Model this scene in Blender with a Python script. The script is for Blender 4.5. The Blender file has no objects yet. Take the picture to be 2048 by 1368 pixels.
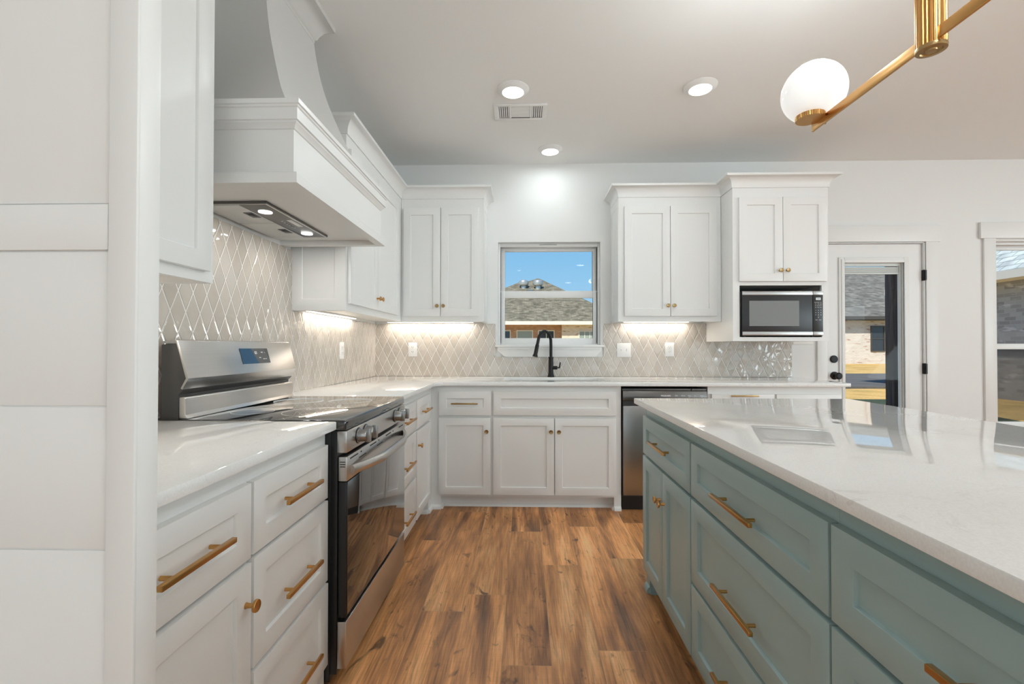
import bpy, bmesh, math, random
from mathutils import Matrix, Vector
random.seed(7)
C = bpy.context.scene.collection
S = bpy.context.scene
PI = math.pi

# ------------------------------------------------------------------ camera
F_PX, YAW, PITCH, ROLL, HC = 919.83, 0.0267, 0.0105, 0.0007, 1.1654
cd = bpy.data.cameras.new('camera'); cam = bpy.data.objects.new('camera', cd); C.objects.link(cam)
cd.sensor_fit = 'HORIZONTAL'; cd.sensor_width = 36.0; cd.lens = 36.0 * F_PX / 2048.0
cd.clip_start = 0.02; cd.clip_end = 400
cam.location = (0, 0, HC)
cam.matrix_world = (Matrix.Translation((0, 0, HC)) @ Matrix.Rotation(YAW, 4, 'Z')
                    @ Matrix.Rotation(PI / 2 + PITCH, 4, 'X') @ Matrix.Rotation(ROLL, 4, 'Z'))
S.camera = cam
# ------------------------------------------------------------------ exposure
S.view_settings.view_transform = 'Standard'; S.view_settings.look = 'None'
S.view_settings.exposure = 0.13; S.view_settings.gamma = 1.0; S.view_settings.use_curve_mapping = False
# ------------------------------------------------------------------ sky + sun
W = bpy.data.worlds.new('sky'); S.world = W; W.use_nodes = True
wn = W.node_tree; wn.nodes.clear()
wo = wn.nodes.new('ShaderNodeOutputWorld'); bg = wn.nodes.new('ShaderNodeBackground')
tc = wn.nodes.new('ShaderNodeTexCoord'); sp = wn.nodes.new('ShaderNodeSeparateXYZ')
cr = wn.nodes.new('ShaderNodeValToRGB')
wn.links.new(tc.outputs['Generated'], sp.inputs[0]); wn.links.new(sp.outputs['Z'], cr.inputs[0])
cr.color_ramp.elements[0].position = 0.0; cr.color_ramp.elements[0].color = (0.46, 0.72, 0.92, 1)
cr.color_ramp.elements[1].position = 0.5; cr.color_ramp.elements[1].color = (0.13, 0.36, 0.80, 1)
e = cr.color_ramp.elements.new(0.18); e.color = (0.27, 0.57, 0.88, 1)
wn.links.new(cr.outputs[0], bg.inputs[0]); bg.inputs[1].default_value = 0.92
wn.links.new(bg.outputs[0], wo.inputs[0])
sl = bpy.data.lights.new('sun', 'SUN'); so = bpy.data.objects.new('sun', sl); C.objects.link(so)
sl.energy = 5.4; sl.angle = 0.01; sl.color = (1.0, 0.93, 0.82)
so.rotation_euler = Vector((0.30, 0.80, -1.05)).to_track_quat('-Z', 'Y').to_euler()
so.location = (3, -30, 30)

def area(name, loc, direction, sx, sy, power, color=(1, 1, 1), shape='RECTANGLE', spread=PI):
    l = bpy.data.lights.new(name, 'AREA'); o = bpy.data.objects.new(name, l); C.objects.link(o)
    l.shape = shape; l.size = sx
    if shape in ('RECTANGLE', 'ELLIPSE'): l.size_y = sy
    l.energy = power; l.color = color; l.spread = spread
    o.location = loc; o.rotation_euler = Vector(direction).to_track_quat('-Z', 'Y').to_euler()
    return o
# area lamps added inside the unseen windows, tipped up to brighten the ceiling
FILL_TINT = (0.79, 0.935, 1.0)
for i, x in enumerate((-0.2, 2.6, 5.4)):
    area('rear_window_fill', (x, -4.40, 1.35), (0, 1, 0.9), 1.9, 2.0, 17.5, FILL_TINT)
for i, y in enumerate((-2.6, 0.2)):
    area('side_window_fill', (6.90, y, 1.35), (-1, 0, 0.9), 1.7, 2.0, 88, FILL_TINT)

# ------------------------------------------------------------------ materials
def mat(name, color=(.8, .8, .8), rough=.5, metal=0.0, spec=.5, emis=None, estr=0.0, coat=0.0, build=None):
    m = bpy.data.materials.new(name); m.use_nodes = True
    n = m.node_tree; b = n.nodes['Principled BSDF']
    b.inputs['Base Color'].default_value = (*color, 1); b.inputs['Roughness'].default_value = rough
    b.inputs['Metallic'].default_value = metal; b.inputs['Specular IOR Level'].default_value = spec
    b.inputs['Coat Weight'].default_value = coat
    if emis: b.inputs['Emission Color'].default_value = (*emis, 1); b.inputs['Emission Strength'].default_value = estr
    if build: build(n, b)
    return m
def N(n, t, **k):
    x = n.nodes.new(t)
    for a, v in k.items():
        if a.startswith('i_'):
            key = a[2:]
            x.inputs[int(key) if key.isdigit() else key].default_value = v
        else: setattr(x, a, v)
    return x
def L(n, a, b): n.links.new(a, b)
def M(n, op, a, b=None, c=None):
    x = n.nodes.new('ShaderNodeMath'); x.operation = op
    for i, v in enumerate((a, b, c)):
        if v is None: continue
        if isinstance(v, (int, float)): x.inputs[i].default_value = v
        else: n.links.new(v, x.inputs[i])
    return x.outputs[0]
def coords(n, scale=(1, 1, 1)):
    t = N(n, 'ShaderNodeTexCoord'); m = N(n, 'ShaderNodeMapping'); m.inputs['Scale'].default_value = scale
    L(n, t.outputs['Object'], m.inputs[0]); return m.outputs[0]
def ramp(n, fac, stops):
    r = N(n, 'ShaderNodeValToRGB'); el = r.color_ramp.elements
    while len(el) < len(stops): el.new(0.5)
    for e, (p, c) in zip(el, stops): e.position = p; e.color = (*c, 1)
    L(n, fac, r.inputs[0]); return r.outputs[0]
def mixc(n, fac, a, b, blend='MIX'):
    x = N(n, 'ShaderNodeMix', data_type='RGBA', blend_type=blend)
    for sock, v in ((x.inputs[0], fac), (x.inputs[6], a), (x.inputs[7], b)):
        if isinstance(v, (int, float)): sock.default_value = v
        elif isinstance(v, tuple): sock.default_value = (*v, 1)
        else: L(n, v, sock)
    return x.outputs[2]
def bump(n, b, h, dist=.001, strength=1.0):
    x = N(n, 'ShaderNodeBump'); x.inputs['Distance'].default_value = dist; x.inputs['Strength'].default_value = strength
    L(n, h, x.inputs['Height']); L(n, x.outputs[0], b.inputs['Normal'])
def noise(n, vec, scale, detail=2, rough=.5, dist=0.0):
    x = N(n, 'ShaderNodeTexNoise'); x.inputs['Scale'].default_value = scale; x.inputs['Detail'].default_value = detail
    x.inputs['Roughness'].default_value = rough; x.inputs['Distortion'].default_value = dist
    if vec is not None: L(n, vec, x.inputs['Vector'])
    return x

def b_paint(n, b):
    nz = noise(n, coords(n), 160, 3); bump(n, b, nz.outputs[0], .0004, .12)
def b_wall(n, b):
    nz = noise(n, coords(n), 90, 4); bump(n, b, nz.outputs[0], .001, .12)
def b_ceil(n, b):
    nz = noise(n, coords(n), 70, 5); bump(n, b, nz.outputs[0], .0015, .25)
def b_quartz(n, b):
    v = coords(n, (1, 1.0, 1)); a = noise(n, v, 5.0, 6, .62, .9)
    d = M(n, 'ABSOLUTE', M(n, 'SUBTRACT', a.outputs[0], .5))
    vein = M(n, 'SUBTRACT', 1.0, M(n, 'MINIMUM', M(n, 'MULTIPLY', d, 55.0), 1.0))
    k = noise(n, v, 3.0, 2); msk = M(n, 'MULTIPLY', vein, M(n, 'MAXIMUM', M(n, 'MULTIPLY', M(n, 'SUBTRACT', k.outputs[0], .52), 5.0), 0.0))
    s = noise(n, v, 260, 2); c0 = ramp(n, s.outputs[0], [(0.3, (.82, .81, .79)), (0.7, (.88, .875, .86))])
    L(n, mixc(n, M(n, 'MULTIPLY', M(n, 'MINIMUM', msk, 1.0), .42), c0, (.50, .47, .44)), b.inputs['Base Color'])
def b_steel(sc):
    def f(n, b):
        nz = noise(n, coords(n, sc), 1.0, 4, .6)
        L(n, ramp(n, nz.outputs[0], [(0.3, (.585, .575, .56)), (0.7, (.61, .60, .585))]), b.inputs['Base Color'])
        L(n, M(n, 'MULTIPLY_ADD', nz.outputs[0], .02, .27), b.inputs['Roughness'])
    return f
def b_brass(n, b):
    nz = noise(n, coords(n), 8, 2)
    L(n, M(n, 'MULTIPLY_ADD', nz.outputs[0], .08, .26), b.inputs['Roughness'])
def b_floor(n, b):
    t = N(n, 'ShaderNodeTexCoord'); s = N(n, 'ShaderNodeSeparateXYZ'); L(n, t.outputs['Object'], s.inputs[0])
    x, y = s.outputs[0], s.outputs[1]
    w, ln = .185, 1.22
    u = M(n, 'DIVIDE', M(n, 'ADD', x, .083 + w * 40), w); ci = M(n, 'FLOOR', u); fu = M(n, 'FRACT', u)
    wn1 = N(n, 'ShaderNodeTexWhiteNoise', noise_dimensions='1D'); L(n, ci, wn1.inputs['W'])
    v = M(n, 'DIVIDE', M(n, 'ADD', M(n, 'ADD', y, 30.0), M(n, 'MULTIPLY', wn1.outputs[0], ln * 7)), ln)
    ri = M(n, 'FLOOR', v); fv = M(n, 'FRACT', v)
    wn2 = N(n, 'ShaderNodeTexWhiteNoise', noise_dimensions='2D'); cv = N(n, 'ShaderNodeCombineXYZ')
    L(n, ci, cv.inputs[0]); L(n, ri, cv.inputs[1]); L(n, cv.outputs[0], wn2.inputs['Vector'])
    # grain coordinates, shifted per plank
    sc = N(n, 'ShaderNodeVectorMath', operation='SCALE'); sc.inputs['Scale'].default_value = 37.0; L(n, wn2.outputs['Color'], sc.inputs[0])
    ad = N(n, 'ShaderNodeVectorMath', operation='ADD'); L(n, t.outputs['Object'], ad.inputs[0]); L(n, sc.outputs[0], ad.inputs[1])
    def mp(vec): 
        m = N(n, 'ShaderNodeMapping'); m.inputs['Scale'].default_value = vec; L(n, ad.outputs[0], m.inputs[0]); return m.outputs[0]
    g1 = noise(n, mp((42, 2.6, 1)), 1.0, 7, .66, 1.2)
    g2 = noise(n, mp((150, 5, 1)), 1.0, 5, .65, .4)
    bl = noise(n, mp((8, 1.0, 1)), 1.0, 3, .6, .5)
    kn = noise(n, mp((11, 4.5, 1)), 1.0, 4, .6, 1.8)
    saw = noise(n, mp((6, 120, 1)), 1.0, 2, .5, .2)
    base = ramp(n, bl.outputs[0], [(0.28, (.15, .080, .046)), (0.42, (.44, .200, .080)), (0.56, (.72, .345, .135)), (0.72, (.95, .54, .25))])
    c1 = mixc(n, .72, base, ramp(n, g1.outputs[0], [(0.30, (.36, .33, .31)), (0.44, (.78, .75, .72)), (0.60, (1.0, .98, .96)), (0.76, (1.25, 1.20, 1.15))]), 'MULTIPLY')
    c2 = mixc(n, .60, c1, ramp(n, g2.outputs[0], [(0.32, (.42, .40, .38)), (0.55, (1.0, 1.0, 1.0)), (0.8, (1.22, 1.2, 1.16))]), 'MULTIPLY')
    c2 = mixc(n, .09, c2, ramp(n, saw.outputs[0], [(0.35, (.55, .52, .5)), (0.6, (1.1, 1.1, 1.1))]), 'MULTIPLY')
    kf = M(n, 'MINIMUM', M(n, 'MULTIPLY', M(n, 'MAXIMUM', M(n, 'SUBTRACT', kn.outputs[0], .60), 0.0), 7.0), .85)
    c3 = mixc(n, kf, c2, (.075, .040, .022))
    hs = N(n, 'ShaderNodeHueSaturation'); L(n, c3, hs.inputs['Color'])
    L(n, M(n, 'MULTIPLY_ADD', wn2.outputs[0], .75, .88), hs.inputs['Value']); hs.inputs['Saturation'].default_value = 1.0
    ex = M(n, 'MULTIPLY', M(n, 'MINIMUM', fu, M(n, 'SUBTRACT', 1.0, fu)), w)
    ey = M(n, 'MULTIPLY', M(n, 'MINIMUM', fv, M(n, 'SUBTRACT', 1.0, fv)), ln)
    ed = M(n, 'MINIMUM', ex, ey); seam = M(n, 'LESS_THAN', ed, .0011)
    c4 = mixc(n, M(n, 'MULTIPLY', seam, .45), hs.outputs[0], (.62, .36, .17))
    L(n, c4, b.inputs['Base Color'])
    L(n, M(n, 'MULTIPLY_ADD', g1.outputs[0], .2, .30), b.inputs['Roughness'])
    bump(n, b, M(n, 'ADD', M(n, 'MULTIPLY', g2.outputs[0], .25), M(n, 'MINIMUM', M(n, 'MULTIPLY', ed, 400.0), 1.0)), .0006, .5)
def b_tile(axis):
    def f(n, b):
        t = N(n, 'ShaderNodeTexCoord'); s = N(n, 'ShaderNodeSeparateXYZ'); L(n, t.outputs['Object'], s.inputs[0])
        hx = s.outputs[axis]; z = s.outputs[2]
        w, h = .0765, .1545
        p = M(n, 'DIVIDE', M(n, 'ADD', hx, 1.172 + w * 40), w); q = M(n, 'DIVIDE', M(n, 'SUBTRACT', z, 1.218), h)
        A = M(n, 'ADD', p, q); B = M(n, 'SUBTRACT', p, q)
        fa, fb = M(n, 'FRACT', A), M(n, 'FRACT', B); ia, ib = M(n, 'FLOOR', A), M(n, 'FLOOR', B)
        da = M(n, 'MINIMUM', fa, M(n, 'SUBTRACT', 1.0, fa)); db = M(n, 'MINIMUM', fb, M(n, 'SUBTRACT', 1.0, fb))
        ed = M(n, 'MINIMUM', da, db)
        cv = N(n, 'ShaderNodeCombineXYZ'); L(n, ia, cv.inputs[0]); L(n, ib, cv.inputs[1])
        wn = N(n, 'ShaderNodeTexWhiteNoise', noise_dimensions='2D'); L(n, cv.outputs[0], wn.inputs['Vector'])
        sr = N(n, 'ShaderNodeSeparateColor'); L(n, wn.outputs['Color'], sr.inputs[0])
        grout = M(n, 'LESS_THAN', ed, .026)
        col = ramp(n, sr.outputs[2], [(0.0, (.49, .435, .375)), (1.0, (.57, .515, .455))])
        L(n, mixc(n, grout, col, (.80, .775, .74)), b.inputs['Base Color'])
        L(n, M(n, 'MULTIPLY_ADD', grout, .6, .045), b.inputs['Roughness'])
        wv = noise(n, t.outputs['Object'], 15, 1.2, .45, .4)
        tilt = M(n, 'ADD', M(n, 'MULTIPLY', M(n, 'SUBTRACT', fa, .5), M(n, 'SUBTRACT', sr.outputs[0], .5)),
                 M(n, 'MULTIPLY', M(n, 'SUBTRACT', fb, .5), M(n, 'SUBTRACT', sr.outputs[1], .5)))
        edge = N(n, 'ShaderNodeMapRange', interpolation_type='SMOOTHSTEP'); L(n, ed, edge.inputs[0])
        edge.inputs[1].default_value = .02; edge.inputs[2].default_value = .10
        hgt = M(n, 'ADD', M(n, 'ADD', M(n, 'MULTIPLY', wv.outputs[0], 1.7), M(n, 'MULTIPLY', tilt, 1.2)), M(n, 'MULTIPLY', edge.outputs[0], .55))
        bump(n, b, hgt, .0042, 1.0)
    return f
def b_brick(c1, c2, mortar, sc=1.0, axis=0, spots=None):
    def f(n, b):
        t = N(n, 'ShaderNodeTexCoord'); s = N(n, 'ShaderNodeSeparateXYZ'); L(n, t.outputs['Object'], s.inputs[0])
        cv = N(n, 'ShaderNodeCombineXYZ'); L(n, s.outputs[axis], cv.inputs[0]); L(n, s.outputs[2], cv.inputs[1])
        k = N(n, 'ShaderNodeTexBrick'); L(n, cv.outputs[0], k.inputs['Vector'])
        k.inputs['Scale'].default_value = 1.0; k.inputs['Brick Width'].default_value = .22 * sc; k.inputs['Row Height'].default_value = .08 * sc
        k.inputs['Mortar Size'].default_value = .006 * sc; k.inputs['Color1'].default_value = (*c1, 1); k.inputs['Color2'].default_value = (*c2, 1)
        k.inputs['Mortar'].default_value = (*mortar, 1)
        out = k.outputs[0]
        if spots:
            nz = noise(n, None, 1.0, 3); m = N(n, 'ShaderNodeMapping'); m.inputs['Scale'].default_value = (2.2, 9, 1); L(n, cv.outputs[0], m.inputs[0]); L(n, m.outputs[0], nz.inputs['Vector'])
            fac = M(n, 'MINIMUM', M(n, 'MULTIPLY', M(n, 'MAXIMUM', M(n, 'SUBTRACT', nz.outputs[0], .60), 0.0), 14.0), .75)
            out = mixc(n, fac, out, spots)
        L(n, out, b.inputs['Base Color'])
    return f
def b_shingle(c1, c2, rot=0.0):
    def f(n, b):
        t = N(n, 'ShaderNodeTexCoord'); m = N(n, 'ShaderNodeMapping'); m.inputs['Rotation'].default_value = (0, 0, rot); L(n, t.outputs['Object'], m.inputs[0])
        k = N(n, 'ShaderNodeTexBrick'); L(n, m.outputs[0], k.inputs['Vector'])
        k.inputs['Scale'].default_value = 1.0; k.inputs['Brick Width'].default_value = .32; k.inputs['Row Height'].default_value = .14
        k.inputs['Mortar Size'].default_value = .012; k.inputs['Color1'].default_value = (*c1, 1); k.inputs['Color2'].default_value = (*c2, 1)
        k.inputs['Mortar'].default_value = (c2[0] * .55, c2[1] * .55, c2[2] * .55, 1)
        nz = noise(n, m.outputs[0], 3.2, 3); L(n, mixc(n, .45, k.outputs[0], ramp(n, nz.outputs[0], [(.35, (.55, .55, .55)), (.65, (1.5, 1.5, 1.4))]), 'MULTIPLY'), b.inputs['Base Color'])
    return f
def b_grass(n, b):
    v = coords(n, (1, 1, 1)); a = noise(n, v, 1.1, 4, .6); g = noise(n, v, 30, 4, .7)
    c = ramp(n, a.outputs[0], [(.32, (.38, .29, .11)), (.5, (.56, .38, .15)), (.68, (.66, .46, .20))])
    L(n, mixc(n, .6, c, ramp(n, g.outputs[0], [(.35, (.45, .42, .38)), (.62, (1.25, 1.2, 1.1))]), 'MULTIPLY'), b.inputs['Base Color'])
def b_asphalt(n, b):
    a = noise(n, coords(n, (.6, 6, 1)), 2.0, 5, .7); L(n, ramp(n, a.outputs[0], [(.3, (.075, .074, .074)), (.7, (.16, .157, .155))]), b.inputs['Base Color'])
def b_post(n, b):
    v = coords(n, (22, 22, 1.3)); a = noise(n, v, 1.0, 5, .65, 1.2); k = noise(n, coords(n, (5, 5, 3)), 1.0, 2, .5, 1.5)
    c = ramp(n, a.outputs[0], [(.3, (.018, .012, .011)), (.55, (.070, .046, .042)), (.75, (.15, .105, .095))])
    L(n, mixc(n, M(n, 'MINIMUM', M(n, 'MULTIPLY', M(n, 'MAXIMUM', M(n, 'SUBTRACT', k.outputs[0], .66), 0.0), 10.0), .85), c, (.01, .007, .006)), b.inputs['Base Color'])
def b_mesh_filter(n, b):
    v = coords(n); w1 = N(n, 'ShaderNodeTexWave', wave_type='BANDS', bands_direction='X'); w1.inputs['Scale'].default_value = 70
    w2 = N(n, 'ShaderNodeTexWave', wave_type='BANDS', bands_direction='Y'); w2.inputs['Scale'].default_value = 70
    L(n, v, w1.inputs[0]); L(n, v, w2.inputs[0])
    L(n, ramp(n, M(n, 'MULTIPLY', w1.outputs[1], w2.outputs[1]), [(.1, (.50, .49, .47)), (.5, (.88, .87, .85))]), b.inputs['Base Color'])

WHITE = (.82, .81, .79)
MT = {
 'white': mat('white_cabinet_paint', WHITE, .32, build=b_paint),
 'trim': mat('white_trim_paint', (.80, .79, .77), .38, build=b_paint),
 'wall': mat('greige_wall_paint', (.80, .79, .77), .65, build=b_wall),
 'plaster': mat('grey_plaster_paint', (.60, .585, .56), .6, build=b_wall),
 'ceil': mat('ceiling_paint', (.86, .85, .83), .8, build=b_ceil),
 'green': mat('sage_island_paint', (.325, .435, .43), .33, build=b_paint),
 'quartz': mat('white_quartz', (.8, .79, .77), .025, spec=.6, build=b_quartz),
 'floor': mat('oak_plank_vinyl', (.2, .1, .05), .4, build=b_floor),
 'tile_x': mat('glazed_diamond_tile_back', (.6, .56, .52), .06, spec=.6, build=b_tile(0)),
 'tile_y': mat('glazed_diamond_tile_side', (.6, .56, .52), .06, spec=.6, build=b_tile(1)),
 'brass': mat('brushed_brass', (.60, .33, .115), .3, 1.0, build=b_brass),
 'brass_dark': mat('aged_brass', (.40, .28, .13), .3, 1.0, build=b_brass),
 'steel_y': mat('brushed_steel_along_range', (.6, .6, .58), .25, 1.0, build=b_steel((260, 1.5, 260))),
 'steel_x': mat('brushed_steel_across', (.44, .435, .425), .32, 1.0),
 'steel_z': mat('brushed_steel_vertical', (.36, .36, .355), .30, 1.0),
 'darksteel': mat('dark_steel', (.16, .155, .15), .3, 1.0),
 'black': mat('black_plastic', (.012, .012, .013), .35),
 'blackmetal': mat('matte_black_metal', (.018, .018, .018), .42, 0.6),
 'blackglass': mat('black_glass', (.008, .008, .009), .03, spec=.8, coat=1.0),
 'ceranglass': mat('black_ceramic_glass', (.012, .012, .012), .05, spec=.9, coat=.6),
 'charcoal': mat('charcoal_enamel', (.05, .048, .046), .45),
 'greyglass': mat('grey_meshed_glass', (.20, .20, .195), .3),
 'plate': mat('white_plastic', (.83, .82, .80), .3),
 'slot': mat('dark_slot', (.03, .03, .03), .6),
 'lens': mat('lit_diffuser', (.9, .9, .88), .4, emis=(1, .98, .94), estr=3.0),
 'strip': mat('lit_strip_diffuser', (.9, .9, .88), .4, emis=(1, .93, .82), estr=2.4),
 'globe': mat('opal_glass_globe', (.9, .9, .88), .12, emis=(1, .99, .97), estr=.40),
 'text': mat('pale_print', (.75, .75, .74), .4, emis=(.9, .9, .9), estr=.25),
 'lcd': mat('lit_clock_display', (.55, .56, .55), .3, emis=(.75, .78, .76), estr=.35),
 'filter': mat('steel_filter_mesh', (.5, .5, .48), .35, .15, build=b_mesh_filter),
 'vinyl': mat('white_vinyl', (.82, .815, .80), .35),
 'sinkwhite': mat('white_composite_sink', (.78, .77, .75), .2),
 'bw': mat('whitewashed_brick', (.8, .75, .7), .85, build=b_brick((.55, .50, .45), (.64, .60, .55), (.50, .48, .45), axis=0, spots=(.34, .17, .10))),
 'bt': mat('tan_brick', (.5, .3, .2), .85, build=b_brick((.38, .20, .11), (.50, .30, .17), (.55, .45, .35), axis=0, spots=(.60, .44, .28))),
 'bc': mat('cream_brick', (.7, .6, .5), .85, build=b_brick((.70, .60, .47), (.78, .70, .58), (.68, .60, .50), axis=0, spots=(.40, .24, .14))),
 'bg': mat('grey_brick', (.4, .38, .36), .85, build=b_brick((.30, .285, .27), (.44, .425, .41), (.42, .41, .40), axis=1, spots=(.60, .59, .58))),
 'roof_b': mat('brown_shingles', (.25, .23, .19), .9, build=b_shingle((.115, .105, .078), (.235, .215, .165))),
 'roof_g': mat('grey_shingles', (.25, .25, .24), .9, build=b_shingle((.12, .115, .105), (.20, .195, .18), rot=.0)),
 'roof_p': mat('pale_grey_shingles', (.4, .42, .42), .9, build=b_shingle((.40, .44, .44), (.52, .56, .55), rot=PI / 2)),
 'fascia': mat('cream_fascia', (.74, .70, .62), .6),
 'gutter': mat('dark_gutter', (.06, .055, .05), .5),
 'grass': mat('dormant_grass', (.5, .35, .15), .95, build=b_grass),
 'asphalt': mat('asphalt', (.08, .085, .1), .9, build=b_asphalt),
 'concrete': mat('concrete', (.5, .49, .47), .9),
 'post': mat('dark_stained_cedar', (.06, .04, .035), .6, build=b_post),
 'bark': mat('bare_bark', (.16, .12, .10), .9),
 'darkpane': mat('dark_window_pane', (.03, .035, .04), .08, spec=.7),
 'greenpane': mat('curtained_window_pane', (.30, .36, .33), .15),
 'galv': mat('galvanised_vent', (.55, .54, .50), .4, .7),
}
for k in ('grass', 'asphalt', 'bw', 'bt', 'bc', 'bg', 'roof_b', 'roof_g', 'roof_p', 'concrete', 'fascia'): MT[k].node_tree.nodes['Principled BSDF'].inputs['Specular IOR Level'].default_value = .05
def screen_mat():
    m = bpy.data.materials.new('insect_screen'); m.use_nodes = True; n = m.node_tree; n.nodes.clear()
    o = N(n, 'ShaderNodeOutputMaterial'); tr = N(n, 'ShaderNodeBsdfTransparent'); df = N(n, 'ShaderNodeBsdfDiffuse'); mx = N(n, 'ShaderNodeMixShader')
    df.inputs[0].default_value = (.06, .06, .06, 1); mx.inputs[0].default_value = .42
    L(n, tr.outputs[0], mx.inputs[1]); L(n, df.outputs[0], mx.inputs[2]); L(n, mx.outputs[0], o.inputs[0]); return m
def glass_mat():
    m = bpy.data.materials.new('window_glass'); m.use_nodes = True; n = m.node_tree; n.nodes.clear()
    o = N(n, 'ShaderNodeOutputMaterial'); tr = N(n, 'ShaderNodeBsdfTransparent'); gl = N(n, 'ShaderNodeBsdfGlossy'); mx = N(n, 'ShaderNodeMixShader')
    tr.inputs[0].default_value = (.97, .98, .975, 1); gl.inputs['Roughness'].default_value = .0
    fr = N(n, 'ShaderNodeFresnel'); fr.inputs[0].default_value = 1.12
    L(n, fr.outputs[0], mx.inputs[0]); L(n, tr.outputs[0], mx.inputs[1]); L(n, gl.outputs[0], mx.inputs[2]); L(n, mx.outputs[0], o.inputs[0]); return m
MT['glass'] = glass_mat(); MT['screen'] = screen_mat()

# ------------------------------------------------------------------ geometry helpers
WM = {}
class MB:
    def __init__(s): s.bm = bmesh.new()
    def _merge(s, t, mi=0):
        t.verts.index_update(); mp = [s.bm.verts.new(v.co) for v in t.verts]
        for f in t.faces:
            try:
                nf = s.bm.faces.new([mp[v.index] for v in f.verts]); nf.material_index = mi
            except ValueError: pass
        t.free(); return s
    def box(s, x0, x1, y0, y1, z0, z1, bev=0.0, seg=2, mi=0):
        t = bmesh.new()
        v = [t.verts.new((x, y, z)) for x in (x0, x1) for y in (y0, y1) for z in (z0, z1)]
        for q in ((0, 1, 3, 2), (4, 6, 7, 5), (0, 4, 5, 1), (2, 3, 7, 6), (0, 2, 6, 4), (1, 5, 7, 3)): t.faces.new([v[i] for i in q])
        bmesh.ops.recalc_face_normals(t, faces=t.faces)
        if bev: bmesh.ops.bevel(t, geom=list(t.edges), offset=bev, segments=seg, affect='EDGES', profile=.5)
        return s._merge(t, mi)
    def prism(s, pts, axis, a, b, bev=0.0, mi=0):
        """extrude a polygon (2-D points) from a to b along axis 0/1/2; the points fill the other two axes in order"""
        t = bmesh.new()
        def co(p, h):
            c = [0, 0, 0]; o = [i for i in range(3) if i != axis]; c[o[0]] = p[0]; c[o[1]] = p[1]; c[axis] = h; return c
        A = [t.verts.new(co(p, a)) for p in pts]; B = [t.verts.new(co(p, b)) for p in pts]
        n = len(pts); t.faces.new(A); t.faces.new(B[::-1])
        for i in range(n): t.faces.new([A[i], A[(i + 1) % n], B[(i + 1) % n], B[i]])
        bmesh.ops.recalc_face_normals(t, faces=t.faces)
        if bev: bmesh.ops.bevel(t, geom=list(t.edges), offset=bev, segments=2, affect='EDGES', profile=.5)
        return s._merge(t, mi)
    def lathe(s, prof, centre, axis=(0, 0, 1), seg=32, mi=0):
        """prof = [(radius, height)...] spun about axis through centre"""
        t = bmesh.new(); ax = Vector(axis).normalized()
        u = ax.orthogonal().normalized(); w = ax.cross(u); c = Vector(centre); rings = []
        for r, h in prof:
            if r < 1e-6: rings.append([t.verts.new(c + ax * h)])
            else: rings.append([t.verts.new(c + ax * h + (u * math.cos(2 * PI * i / seg) + w * math.sin(2 * PI * i / seg)) * r) for i in range(seg)])
        for a, b in zip(rings, rings[1:]):
            for i in range(seg):
                j = (i + 1) % seg
                p = [a[0], b[j], b[i]] if len(a) == 1 else ([a[i], a[j], b[0]] if len(b) == 1 else [a[i], a[j], b[j], b[i]])
                if len(set(p)) > 2: t.faces.new(p)
        if prof[0] == prof[-1]: bmesh.ops.remove_doubles(t, verts=t.verts, dist=1e-6)
        else:
            for rr in (rings[0], rings[-1]):
                if len(rr) > 1: t.faces.new(rr)
        bmesh.ops.recalc_face_normals(t, faces=t.faces)
        return s._merge(t, mi)
    def cyl(s, p0, p1, r, seg=20, r2=None, mi=0):
        d = Vector(p1) - Vector(p0); return s.lathe([(r, 0), (r if r2 is None else r2, d.length)], p0, d, seg, mi)
    def tube(s, path, rad, seg=14, mi=0, flat=1.0):
        t = bmesh.new(); P = [Vector(p) for p in path]; rings = []; up = None
        rads = rad if isinstance(rad, (list, tuple)) else [rad] * len(P)
        for i, p in enumerate(P):
            d = (P[min(i + 1, len(P) - 1)] - P[max(i - 1, 0)]).normalized()
            if up is None: up = d.orthogonal().normalized()
            up = (up - d * up.dot(d)).normalized(); w = d.cross(up)
            rings.append([t.verts.new(p + (up * math.cos(2 * PI * k / seg) + w * math.sin(2 * PI * k / seg) * flat) * rads[i]) for k in range(seg)])
        for a, b in zip(rings, rings[1:]):
            for k in range(seg): t.faces.new([a[k], a[(k + 1) % seg], b[(k + 1) % seg], b[k]])
        t.faces.new(rings[0]); t.faces.new(rings[-1]); bmesh.ops.recalc_face_normals(t, faces=t.faces)
        return s._merge(t, mi)
    def shaker(s, x0, x1, z0, z1, yf, yb, st=.055, rec=.009, bev=.0016, mi=0):
        """a framed front facing -Y: front plane yf, back plane yb, recessed panel"""
        t = bmesh.new()
        def rect(a, b, c, d, y): return [t.verts.new(p) for p in ((a, y, c), (b, y, c), (b, y, d), (a, y, d))]
        B = rect(x0, x1, z0, z1, yb); Fo = rect(x0, x1, z0, z1, yf); I = rect(x0 + st, x1 - st, z0 + st, z1 - st, yf)
        k = .0025; R = rect(x0 + st + k, x1 - st - k, z0 + st + k, z1 - st - k, yf + rec)
        for a, b in ((B, Fo), (Fo, I), (I, R)):
            for i in range(4): t.faces.new([a[i], a[(i + 1) % 4], b[(i + 1) % 4], b[i]])
        t.faces.new(R); t.faces.new(B[::-1]); bmesh.ops.recalc_face_normals(t, faces=t.faces)
        fs, ins = set(Fo), set(I)
        ed = [e for e in t.edges if (e.verts[0] in fs and e.verts[1] in fs) or (e.verts[0] in ins and e.verts[1] in ins)]
        bmesh.ops.bevel(t, geom=ed, offset=bev, segments=2, affect='EDGES', profile=.5)
        return s._merge(t, mi)
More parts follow.
